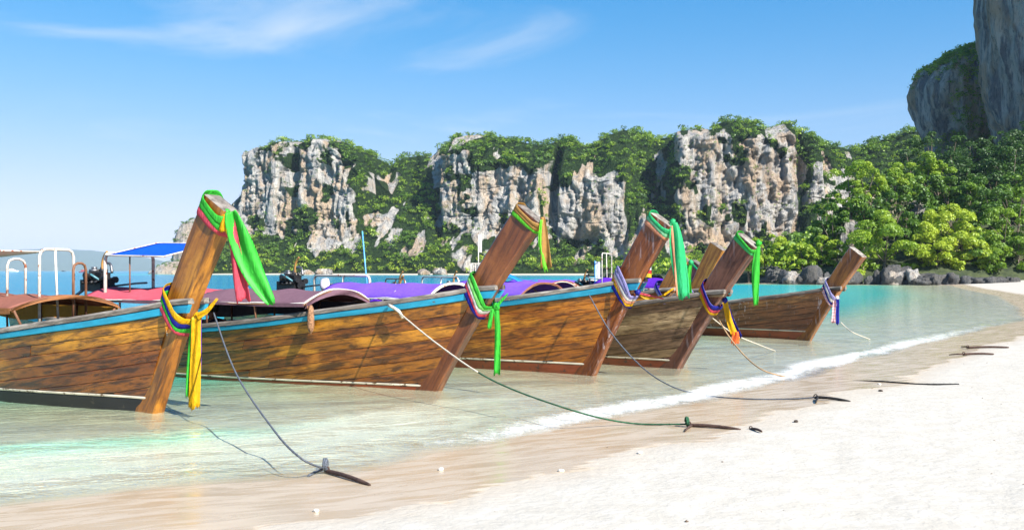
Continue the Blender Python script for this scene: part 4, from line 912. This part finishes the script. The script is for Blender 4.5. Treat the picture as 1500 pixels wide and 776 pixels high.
# ------------------------------------------------------------------ ribbons
def band(boat, z, bands, a, bb, tilt, hb, parent, seed=0):
    """cloth bands wound round a stem post at height z, one mesh per colour"""
    g = random.Random(seed); C, ax, f, _, _ = boat.frame(z); Cw = parent.location
    for i, cl in enumerate(bands):
        mb = MB(); rows = []; n = 32; m = 5
        for j in range(m):
            row = []; tt = j/(m-1)
            for k in range(n):
                th = 2*PI*k/n; cx, sy = math.cos(th), math.sin(th)
                fx = math.copysign(abs(cx)**.45, cx)*(a+.005*math.sin(PI*tt)+.005*g.random()+.004*i); ly = math.copysign(abs(sy)**.45, sy)*(bb+.005*math.sin(PI*tt)+.005*g.random()+.004*i)
                sft = (i-len(bands)/2+tt*1.25)*hb*(1+.25*math.sin(2*th+i))-tilt*fx
                row.append(boat.w(C+f*fx+Vector((0, ly, 0))+ax*sft)-Cw)
            rows.append(row)
        mb.strip(rows, True); o = mb.build('band', cl, parent); md = o.modifiers.new('thick', 'SOLIDIFY'); md.thickness = .003
def tail(pts, w0, w1, cl, parent, seed=0, name='tail', folds=1.15, mid=None):
    g = random.Random(seed); c = spline([Vector(p) for p in pts], 7); n = len(c); rows = []; ph = g.random()*6
    for i, p in enumerate(c):
        t = i/(n-1); tn = (c[min(i+1, n-1)]-c[max(i-1, 0)]).normalized(); sd = tn.cross(Vector((0, 1, 0))).normalized(); nm = sd.cross(tn)
        w_ = w0+(w1-w0)*t
        if mid: w_ += mid*math.sin(PI*t)
        row = []
        for k in range(13):
            q = k/12-.5
            row.append(p+sd*q*w_+nm*(.13*w_*math.sin(folds*2*PI*q+ph+t*2.2)+.06*w_*math.sin(9*t+q*5))-parent.location+tn*(.10*w_*math.sin(q*7+ph) if i == n-1 else 0)+tn*(.05*g.random() if i == n-1 else 0))
        rows.append(row)
    mb = MB(); mb.strip(rows); o = mb.build(name, cl, parent); md = o.modifiers.new('thick', 'SOLIDIFY'); md.thickness = .002
def knot(p, r, cl, parent, seed=0):
    g = np.random.default_rng(seed); th = np.linspace(0, 2*PI, 14, endpoint=False); ph = np.linspace(-PI/2, PI/2, 9); PH, TH = np.meshgrid(ph, th, indexing='ij')
    v = np.stack([np.cos(PH)*np.cos(TH), np.cos(PH)*np.sin(TH)*.8, np.sin(PH)], -1); v = v*r*(1+.5*(vn(v[..., 0]*2+seed, v[..., 1]*2, v[..., 2]*2)-.5))[..., None]
    npmesh('knot', v.reshape(-1, 3)+np.array(Vector(p)-parent.location), gridfaces(9, 14, True), cl, parent)
def Pc(boat, z, px, py, off=.14):
    return P(px, py, boat.w(boat.frame(z)[0]).y-off)
def sash(boat, z, label, bands, a, bb, tilt, hb, kpx, kcol, tails, kr=.05, off=.16):
    k = Pc(boat, z, *kpx, off); root = empty('prow_sash', k, 0, label, 'sash', 'cloth sashes tied to the prows')
    band(boat, z, bands, a, bb, tilt, hb, root, int(z*100))
    if kcol: knot(k, kr, kcol, root, int(z*10))
    for i, (cl, pts, w0, w1, *rest) in enumerate(tails):
        tail([Pc(boat, z, x, y, off+.02*i) for x, y in pts], w0, w1, cl, root, i+int(z*50), mid=rest[0] if rest else None)
    return root
C_ = lambda c: cloth(*c)
sash(b1, b1.zt-.13, 'green and pink ribbon fluttering from the top of the amber boat prow', [C_(PINK), C_(GREEN), C_(GREEN)], .212, .135, .25, .07, (331, 312), C_(GREEN),
     [(C_(PINK), [(336, 316), (343, 355), (350, 398), (357, 437)], .09, .17), (C_(GREEN), [(338, 310), (350, 345), (371, 398), (397, 443)], .12, .10, .14), (C_(YEL), [(328, 314), (328, 324), (327, 336)], .05, .09)])
sash(b1, 1.24, 'yellow knotted sash with long tails round the bow of the amber boat', [C_(PINK), C_(GREEN), C_(BLUE), C_(YEL)], .205, .19, .62, .055, (288, 464), C_(YEL),
     [(C_(GREEN), [(284, 466), (279, 520), (277, 578)], .06, .075), (C_(PURP), [(292, 466), (292, 520), (290, 566)], .05, .05), (C_(YEL), [(288, 464), (286, 525), (284, 594)], .10, .14), (C_(YEL), [(288, 464), (303, 455), (316, 440)], .08, .03)])
sash(b2, b2.zt-.07, 'gold woven ribbon on top of the red-brown prow', [cloth(110, 220, 60), WOVEN, WOVEN], .212, .13, .1, .045, (795, 318), None,
     [(WOVEN, [(795, 318), (797, 345), (800, 388)], .06, .15), (cloth(130, 235, 60), [(793, 322), (791, 355), (799, 394)], .03, .05)])
sash(b2, 1.36, 'bright green sash with white, pink and blue bands on the red-brown prow', [C_(BLUE), C_(PINK), C_(WHITE_), cloth(150, 235, 130), C_(GREEN)], .205, .19, .66, .05, (727, 449), C_(GREEN),
     [(C_(GREEN), [(727, 449), (729, 490), (728, 545)], .07, .09), (C_(GREEN), [(722, 452), (719, 465), (717, 478)], .05, .06), (C_(GREEN), [(727, 449), (735, 440), (742, 432)], .05, .02)])
sash(b3, b3.zt-.10, 'long pale green and peach ribbon hanging from the glossy orange prow', [C_(PEACH), cloth(150, 225, 175), C_(MINT)], .212, .135, .2, .055, (985, 325), C_(MINT),
     [(C_(PEACH), [(985, 328), (990, 370), (996, 430)], .08, .13), (C_(MINT), [(987, 326), (993, 370), (1002, 434)], .10, .17, .10)])
sash(b3, 1.44, 'lavender and peach striped sash round the bow of the glossy orange boat', [C_(BLUE), C_(YEL), C_(PEACH), C_(WHITE_), C_(LAV), C_(LAV)], .205, .19, .62, .045, (934, 428), C_(BLUE),
     [(C_(YEL), [(936, 430), (948, 437), (968, 434), (984, 424)], .04, .03), (C_(PINK), [(936, 429), (952, 433), (970, 437)], .03, .02)])
sash(b4, b4.zt-.06, 'single green ribbon hanging from the prow of the grey cracked boat', [cloth(90, 225, 130), C_(GREEN)], .212, .135, .15, .05, (1111, 356), C_(GREEN),
     [(C_(GREEN), [(1111, 356), (1108, 385), (1107, 415), (1107, 444)], .06, .07, .06)])
sash(b4, 1.24, 'yellow and blue sash trailing from the bow of the grey cracked boat', [C_(YEL), C_(PINK), C_(BLUE)], .205, .19, .62, .055, (1062, 440), C_(BLUE),
     [(C_(BLUE), [(1063, 442), (1070, 465), (1082, 492)], .07, .10), (C_(YEL), [(1062, 442), (1068, 468), (1079, 497)], .09, .12), (cloth(250, 120, 60), [(1077, 486), (1078, 493), (1077, 501)], .10, .14)])
sash(b5, 1.18, 'blue, white and pink striped sash on the dark dripped boat', [STRIPE, C_(BLUE), C_(WHITE_), C_(LAV)], .205, .19, .7, .06, (1226, 436), C_(WHITE_),
     [(STRIPE, [(1223, 437), (1222, 455), (1221, 471)], .09, .11), (C_(BLUE), [(1227, 437), (1227, 455), (1227, 473)], .07, .08)])
sash(b6, b6.zt-.08, 'small green ribbon on the reddish prow behind the grey boat', [C_(MINT)], .165, .11, .1, .06, (1012, 384), C_(MINT), [(C_(GREEN), [(1012, 385), (1009, 405), (1010, 432)], .07, .10)])
sash(b6, 1.22, 'small blue and lavender sash on the reddish boat behind the grey one', [C_(LAV), C_(BLUE)], .22, .2, .5, .05, (979, 428), C_(BLUE), [])
sash(b7, b7.zt-.1, 'mint ribbon on the dark rearmost prow', [C_(MINT)], .225, .14, .15, .06, (1031, 392), C_(MINT), [(C_(MINT), [(1031, 392), (1034, 402), (1033, 412)], .08, .10)])
sash(b8, 1.18, 'purple and pink sash at the foot of the yellow-orange prow', [C_(PINK), C_(BLUE), C_(LAV)], .22, .2, .5, .05, (1036, 424), C_(BLUE), [])

# ------------------------------------------------------------------ mooring ropes and stakes
def gz(p): return float(sand_z(np.array([p[0]]), np.array([p[1]]))[0])
def gp(px, py, up=.012):
    z = .05
    for _ in range(6): p = Gd(px, py, z); z = max(gz(p), 0)
    return Vector((p.x, p.y, z+up))
def rope(label, pts, r, mat, mat2=None, split=.4):
    c = spline(pts, 14); root = empty('mooring_rope', c[-1], 0, label, 'rope', 'mooring ropes'); k = int(len(c)*split) if mat2 else 0
    def piece(q, m):
        mb = MB(); mb.tube([p-c[-1] for p in q], [r*(1+.12*math.sin(i*2.7)) for i in range(len(q))], 6); mb.build('line', m, root)
    if mat2: piece(c[:k+1], mat); piece(c[k:], mat2)
    else: piece(c, mat)
    return root
def coil(p, r, mat, parent, n=3):
    mb = MB(); pts = [Vector(p)-parent.location+Vector((.5*r*i/20, r*math.cos(i*.9), r*.6+r*math.sin(i*.9)+.006*(i % 3))) for i in range(7*n)]
    mb.tube(pts, r*.3, 6); mb.build('hitch', mat, parent)
d1 = b1.w((b1.ax(1.25)+.15, -.12, 1.22))
e = gp(475, 692, .035); rp = rope('dark grey rope from the amber boat bow to the nearest iron stake', [P(313, 458, d1.y), P(345, 545, d1.y-1.3), P(400, 628, d1.y-2.5), P(440, 670, d1.y-3.1), e], .009, ROPE_G); coil(e, .045, ROPE_G, rp)
mb = MB(); mb.tube(spline([e-e, gp(462, 693)-e, gp(452, 698, .01)-e], 4), .012, 6); mb.build('loose_end', ROPE_G, rp)
d2 = 12.4; e2 = gp(1005, 625, .03)
rp = rope('white rope turning green, from the brown boat rail to the sand', [P(574, 449, d2), P(640, 503, d2-1.1), P(720, 556, d2-2.1), P(830, 598, d2-2.95), P(920, 619, e2.y+.25), e2], .010, ROPE_W, ROPE_N, .36); coil(e2, .04, ROPE_N, rp)
mb = MB(); k0 = P(574, 449, d2)-e2; mb.tube([k0+Vector((-.05, .04, .02)), k0+Vector((0, -.02, 0)), k0+Vector((.1, -.03, -.06)), k0+Vector((.16, -.02, -.16))], .024, 6); mb.build('hitch', ROPE_W, rp)
e3 = gp(1195, 585, .03)
rope('grey rope sagging from the glossy orange boat and lying along the wet sand', [P(863, 432, 14.1), P(895, 487, 13.6), P(940, 537, 12.9), P(985, 566, 12.2), gp(1035, 580, .01), gp(1100, 585, .008), gp(1160, 585, .01), e3], .010, ROPE_G)
rope('tan rope from the grey cracked boat into the wash', [P(1050, 462, 14.9), P(1066, 490, 14.6), P(1092, 522, 14.2), P(1120, 543, 13.8), gp(1158, 553, 0.0)], .012, m_plain('tan_rope', S(160, 130, 96), .9))
rope('pale thin rope from under the grey boat bow towards the water', [P(1044, 466, 15.2), P(1075, 489, 15.6), P(1110, 504, 16.2), Gd(1136, 514)], .009, ROPE_W)
rope('pale rope from the dark dripped boat into the shallows', [P(1232, 472, 21), P(1240, 480, 20.9), P(1252, 488, 20.6), Gd(1275, 497)], .010, ROPE_W)
rope('black rope half buried across the sand edge', [gp(1250, 557, -.01), gp(1290, 559, .008), gp(1345, 563, .008), gp(1405, 563, .004)], .012, ROPE_B)
def stake(label, p0, p1, r, flukes=(), mat=None):
    """iron anchor shank lying in the sand: tapered bar, eye ring and fluke arm"""
    p0, p1 = Vector(p0), Vector(p1); root = empty('iron_anchor', p0, 0, label, 'anchor', 'iron anchors in the sand'); v = p1-p0; mt = mat or RUST
    mb = MB(); pts = [v*t+Vector((0, 0, .012*math.sin(PI*t))) for t in (0, .04, .15, .35, .6, .8, .95, 1)]
    mb.tube(pts, [r*.75, r*.8, r*.8, r*.78, r*.74, r*.7, r*.6, r*.4], 7); mb.build('shank', mt, root)
    mb = MB(); mb.tube([Vector((.9*r*math.cos(a), .3*r, r*1.1*math.sin(a)+r*.4)) for a in np.linspace(0, 2*PI, 13)], r*.3, 6, False); mb.build('eye_ring', mt, root)
    for q in flukes:
        q = Vector(q)-p0; mb = MB(); mb.tube([v*.06, v*.06+(q-v*.06)*.5+Vector((0, 0, .01)), q], [r*.6, r*.55, r*.35], 6); mb.build('fluke', mt, root)
stake('purple-brown iron anchor at the end of the dark grey rope', e+Vector((.02, 0, -.02)), gp(542, 711, .005), .023)
stake('rusty iron anchor at the end of the green rope on the sand edge', e2+Vector((.03, 0, -.01)), gp(1085, 629, .0), .024, [gp(1003, 633, .012)])
stake('rusty iron tip poking out of the dry sand past the green rope anchor', gp(1100, 628, .0), gp(1116, 634, .015), .018)
stake('dark iron anchor tied with rope at the end of the grey rope', e3, gp(1246, 588, .0), .024, [gp(1195, 591, .012)], m_plain('dark_iron', (.03, .026, .024, 1), .7, .4, 20, .4))
stake('dark iron anchor lying at the wet sand edge with a knotted rope end', gp(1418, 511, .03), gp(1478, 510, .02), .03, [gp(1408, 509, .02)])
stake('dark iron anchor with an orange rope knot at the wet sand edge', gp(1412, 521, .03), gp(1456, 520, .02), .028, [gp(1390, 521, .02)])

# ------------------------------------------------------------------ seated person under the mauve canopy
def person(boat, s):
    skin = m_plain('skin', S(150, 105, 80), .6, .1); shirt = m_plain('dark_shirt', S(48, 44, 66), .85, .25, 12); hair = m_plain('black_hair', (.012, .01, .009, 1), .5, .3, 30)
    root = empty('person', boat.w((-s, -.1, .36)), boat.h+PI, 'person in dark clothes sitting under the mauve canopy', 'person')
    J = {'pel': ((0, 0, .08), .13), 'sp1': ((.02, 0, .26), .125), 'sp2': ((.05, 0, .43), .145), 'nk': ((.08, 0, .57), .055), 'h1': ((.10, 0, .65), .075), 'h2': ((.11, 0, .73), .092), 'h3': ((.11, 0, .80), .06),
         'shL': ((.05, .17, .50), .06), 'elL': ((.12, .22, .27), .045), 'wrL': ((.32, .14, .16), .032), 'haL': ((.40, .11, .15), .03), 'shR': ((.05, -.17, .50), .06), 'elR': ((.12, -.22, .27), .045), 'wrR': ((.32, -.14, .16), .032), 'haR': ((.40, -.11, .15), .03),
         'hpL': ((.06, .10, .08), .09), 'knL': ((.46, .13, .12), .065), 'anL': ((.42, .13, -.24), .042), 'toL': ((.57, .14, -.28), .03), 'hpR': ((.06, -.10, .08), .09), 'knR': ((.46, -.13, .12), .065), 'anR': ((.42, -.13, -.24), .042), 'toR': ((.57, -.14, -.28), .03)}
    E = ['pel-sp1', 'sp1-sp2', 'sp2-nk', 'nk-h1', 'h1-h2', 'h2-h3', 'sp2-shL', 'shL-elL', 'elL-wrL', 'wrL-haL', 'sp2-shR', 'shR-elR', 'elR-wrR', 'wrR-haR', 'pel-hpL', 'hpL-knL', 'knL-anL', 'anL-toL', 'pel-hpR', 'hpR-knR', 'knR-anR', 'anR-toR']
    ks = list(J); me = bpy.data.meshes.new('body'); me.from_pydata([J[k][0] for k in ks], [tuple(ks.index(q) for q in e_.split('-')) for e_ in E], [])
    o = link(bpy.data.objects.new('body', me), root); me.materials.append(skin)
    md = o.modifiers.new('skin', 'SKIN')
    for i, k in enumerate(ks):
        sv = me.skin_vertices[0].data[i]; sv.radius = (J[k][1], J[k][1]); sv.use_root = (k == 'pel')
    o.modifiers.new('sub', 'SUBSURF').levels = 1; o.modifiers['sub'].render_levels = 2
    mb = MB()
    rg = lambda z, rx, ry, cx: [Vector((cx+rx*math.cos(a), ry*math.sin(a), z)) for a in np.linspace(0, 2*PI, 20, endpoint=False)]
    mb.strip([rg(.0, .17, .2, .02), rg(.15, .155, .18, .02), rg(.3, .15, .175, .03), rg(.43, .15, .22, .05), rg(.51, .12, .21, .055), rg(.56, .075, .09, .07)], True)
    for sd in (-1, 1): mb.tube(spline([(.05, sd*.18, .5), (.09, sd*.215, .38), (.12, sd*.225, .27), (.22, sd*.19, .215)], 4), [.072, .07, .068, .066, .063, .062, .062, .062, .062, .06, .058, .056, .052], 10)
    mb.build('shirt', shirt, root)
    mb = MB()
    for sd in (-1, 1): mb.tube(spline([(.0, sd*.10, .07), (.25, sd*.125, .11), (.46, sd*.13, .125), (.455, sd*.13, .0), (.43, sd*.13, -.18)], 3), [.11]*4+[.095]*4+[.075]*5, 10)
    mb.build('trousers', m_plain('dark_trousers', S(40, 40, 52), .9), root)
    th = np.linspace(0, 2*PI, 20, endpoint=False); ph = np.linspace(-.9, PI/2, 10); PH, TH = np.meshgrid(ph, th, indexing='ij')
    v = np.stack([np.cos(PH)*np.cos(TH)*.102, np.cos(PH)*np.sin(TH)*.098, np.sin(PH)*.115], -1); v[..., 0] -= .022*(PH < .35); v = v*(1+.06*(vn(TH*3, PH*3)-.5))[..., None]
    npmesh('hair', v.reshape(-1, 3)+np.array([.10, 0, .755]), gridfaces(10, 20, True), hair, root)
person(b2, 4.15)

# loose things in and around the boats
def bundle(name, label, cat, loc, dims, mat, seed, rz=0):
    th = np.linspace(0, 2*PI, 18, endpoint=False); ph = np.linspace(-PI/2, PI/2, 11); PH, TH = np.meshgrid(ph, th, indexing='ij')
    v = np.stack([np.cos(PH)*np.cos(TH), np.cos(PH)*np.sin(TH), np.sin(PH)], -1); v = np.sign(v)*np.abs(v)**.8*(1+.35*(fbm(v[..., 0]*2+seed, v[..., 1]*2, v[..., 2]*2, 3)-.5))[..., None]
    o = npmesh(name, (v*np.array(dims)/2).reshape(-1, 3), gridfaces(11, 18, True), mat); o.location = loc; o.rotation_euler = (0, 0, rz); return tag(o, label, cat)
bundle('life_vest', 'red life vest lying on a bench under the mauve canopy', 'life vest', b2.w((-3.05, -.25, .46)), (.5, .35, .2), m_plain('red_vest', S(190, 40, 60), .8), 3)
bundle('buoy', 'yellow-orange float on the pink canopy of the brown boat', 'float', b2.w((-3.85, .2, 1.52)), (.2, .2, .2), YELP, 5)
bundle('fuel_can', 'white plastic jug beside the engine of the orange boat', 'jug', b3.w((-6.15, -.1, 1.42)), (.2, .16, .26), m_plain('white_plastic', S(215, 205, 215), .4), 8)
bundle('rope_bundle', 'tan rope bundle hanging at the front of the mauve canopy', 'rope', b2.w((-1.7, -.70, 1.0)), (.10, .12, .40), m_plain('tan_rope_bundle', S(150, 110, 80), .9, .6, 40, bump=.8), 12)

for i, (bt, s_, y_, z_, c_) in enumerate(((b3, 1.9, -.1, .62, (226, 96, 40)), (b4, 3.4, -.35, .95, (96, 60, 190)), (b4, 3.9, -.3, .98, (70, 70, 200)), (b4, 4.5, -.3, .95, (110, 60, 180)), (b2, 2.7, .3, .62, (216, 90, 44)), (b2, 5.2, .2, .6, (210, 60, 50)), (b1, 2.6, .3, .66, (230, 110, 40)))):
    bundle('life_vest', ['orange life vest in the bow of the glossy orange boat', 'violet cushion under the canopy of the grey cracked boat', 'blue cushion between violet ones in the grey cracked boat', 'violet cushion at the rear of the grey boat canopy', 'orange life vest in front of the seated person', 'red life vest behind the seated person', 'orange life vest under the brown canopy'][i], 'life vest' if 'vest' in ['vest', 'c', 'c', 'c', 'vest', 'vest', 'vest'][i] else 'cushion', bt.w((-s_, y_, z_)), (.45, .34, .24), m_plain('vest_cloth_%d' % i, S(*c_), .8, .3, 14, bump=.5), 30+i*3, i*.7).name = 'cushion' if i in (1, 2, 3) else 'life_vest'

# flags and blue tarp on the boats behind
def flag(label, base, h_, cols, w_, fh, polemat):
    root = empty('flag', base, 0, label, 'flag'); mb = MB(); mb.tube([(0, 0, 0), (0, 0, h_)], .016, 6); mb.build('flagpole', polemat, root)
    for i, c in enumerate(cols):
        z1 = h_-.02-fh*i/len(cols); z0 = z1-fh/len(cols)
        rows = [[Vector((w_*k/8, .03*math.sin(k*1.1)*k/8, z-.12*w_*(k/8)**2)) for k in range(9)] for z in (z1, z0)]
        m_ = MB(); m_.strip(rows); m_.build('stripe', C_(c), root)
flag('small red, white and yellow flag behind the grey cracked boat', b8.w((-1.3, .3, 1.0)), .85, ((240, 240, 240), (225, 60, 60), (245, 205, 60)), .2, .28, PIPE)
flag('white pennants on a pale mast behind the red-brown prow', b8.w((-6.9, .2, 1.0)), 1.75, ((238, 236, 236), (235, 225, 222)), .10, .5, PIPE)
flag('blue-tipped pole with white cloth beside the pipe frame', b5.w((-6.9, -.2, 1.0)), 1.0, ((236, 234, 238),), .16, .5, m_plain('blue_pole', S(50, 140, 210), .5))
tw = b6.w((-3.2, .1, 1.62)); rows = [[Vector((-.35+.9*i/8, -.2+.4*j/4, .12-.02*i+.05*math.sin(i*.9)+.06*j/4)) for j in range(5)] for i in range(9)]
mb = MB(); mb.strip(rows); o = mb.build('folded_tarp', m_cloth('sky_blue_tarp', S(40, 150, 225)), None); o.location = b6.w((-3.5, 0, 1.40)); md = o.modifiers.new('t', 'SOLIDIFY'); md.thickness = .03
tag(o, 'bright blue tarp lying on a canopy behind the orange boat', 'tarp')

# distant vessels
def vessel(label, px, d, L, hull, cabin, name='ferry'):
    root = empty(name, (P(px, 0, d).x, d, 0), 0, label, 'boat'); mb = MB()
    rows = [[Vector((L*(t-.5)-(.08*L if t == 0 else 0)*0+(.06*L*(1-q) if t > .9 else 0)*-1, L*.13*(1-max(0, (t-.65)/.35)**2)*sd*(.6+.4*q), (-.3+(L*.10+L*.04*t*t)*q))) for sd, q in ((-1, 1), (-1, .3), (-1, 0), (1, 0), (1, .3), (1, 1))] for t in np.linspace(0, 1, 10)]
    mb.strip(rows, True, False); mb.add(rows[0], [(0, 1, 2, 3, 4, 5)]); mb.build('hull', hull, root)
    mb = MB(); mb.box((-L*.08, 0, L*.15), (L*.5, L*.18, L*.09)); mb.box((-L*.12, 0, L*.215), (L*.3, L*.15, L*.05)); mb.build('cabin', cabin, root)
    mb = MB(); mb.tube([(-L*.1, 0, L*.22), (-L*.1, 0, L*.36)], L*.01, 5); mb.build('mast', PIPE, root)
WB = m_plain('white_gelcoat', S(238, 236, 236), .4); RB = m_plain('red_hull', S(170, 50, 45), .5)
vessel('white ferry under way far out in front of the hazy hills', 19, 1500, 20, WB, WB); vessel('red fishing boat far out on the open sea', 124, 900, 11, RB, RB, 'fishing_boat'); vessel('tiny dark boat on the horizon', 93, 1700, 9, DARKM, DARKM, 'fishing_boat')

# shells, coral bits and specks on the sand
def shell(px, py, w_, seed, lab, mat):
    p = gp(px, py, 0); o = bundle('coral_piece', lab, 'coral', (p.x, p.y, p.z+w_*.15), (w_, w_*.7, w_*.5), mat, seed, seed); return o
CORAL = m_plain('coral_white', (.72, .67, .58, 1), .8, .2, 40, bump=.5)
for i, (px, py, w_, lab) in enumerate(((646, 688, .055, 'white coral lump on the wet sand below the hanging green ribbon'), (463, 749, .05, 'small white shell fragment on the wet sand by the iron anchor'), (822, 690, .05, 'pale shell on the edge of the wet sand below the green rope'), (938, 664, .06, 'pale coral bit beside the green rope anchor'), (1288, 563, .05, 'white shell fragment beside the half buried black rope'))):
    shell(px, py, w_, i+1.3, lab, CORAL)
TW = m_plain('driftwood', (.05, .035, .025, 1), .9)
for i, (px, py, lab) in enumerate(((1166, 618, 'dark driftwood chip on the dry sand edge'), (1290, 573, 'dark pebble beside the half buried black rope'))):
    shell(px, py, .06, 20+i, lab, TW)
g = np.random.default_rng(5); n = 500; sx_ = g.uniform(-3, 16, n); sy_ = g.uniform(4.5, 24, n); s_ = sdist(sx_, sy_); k = (s_ > 1.0) & (np.abs(sx_/sy_) < .62) & (fbm(sx_*.6, sy_*.6, 3, 2) > .45); sx_, sy_ = sx_[k], sy_[k]
sz_ = sand_z(sx_, sy_); rr_ = .004+.011*g.random(len(sx_))**3
oc = np.array([(1, 0, 0), (0, 1, 0), (-1, 0, 0), (0, -1, 0), (0, 0, .6), (0, 0, -.6)]); of = np.array([(0, 1, 4), (1, 2, 4), (2, 3, 4), (3, 0, 4), (1, 0, 5), (2, 1, 5), (3, 2, 5), (0, 3, 5)])
V = (oc[None]*rr_[:, None, None]*g.uniform(.6, 1.5, (len(sx_), 6, 1))+np.stack([sx_, sy_, sz_], -1)[:, None]).reshape(-1, 3); Fc = (of[None]+(np.arange(len(sx_))*6)[:, None, None]).reshape(-1, 3)
tag(npmesh('beach_litter', V, Fc, m_plain('litter', (.22, .15, .10, 1), .9, .6, 3)), 'tiny specks of shell and driftwood scattered over the dry sand', 'debris', kind='stuff')

# ------------------------------------------------------------------ air
hz = MB(); hz.box((-500, 3700, 30), (9800, 9200, 300)); t = MT('haze')
pvn = t.n('VolumePrincipled', {'Color': (.62, .80, 1.0, 1), 'Density': 1.0e-4, 'Anisotropy': .0}); t.nt.links.new(pvn.outputs[0], t.out.inputs['Volume'])
tag(hz.build('haze', t.m), 'thin blue sea haze fading the far hills', 'haze', kind='stuff')
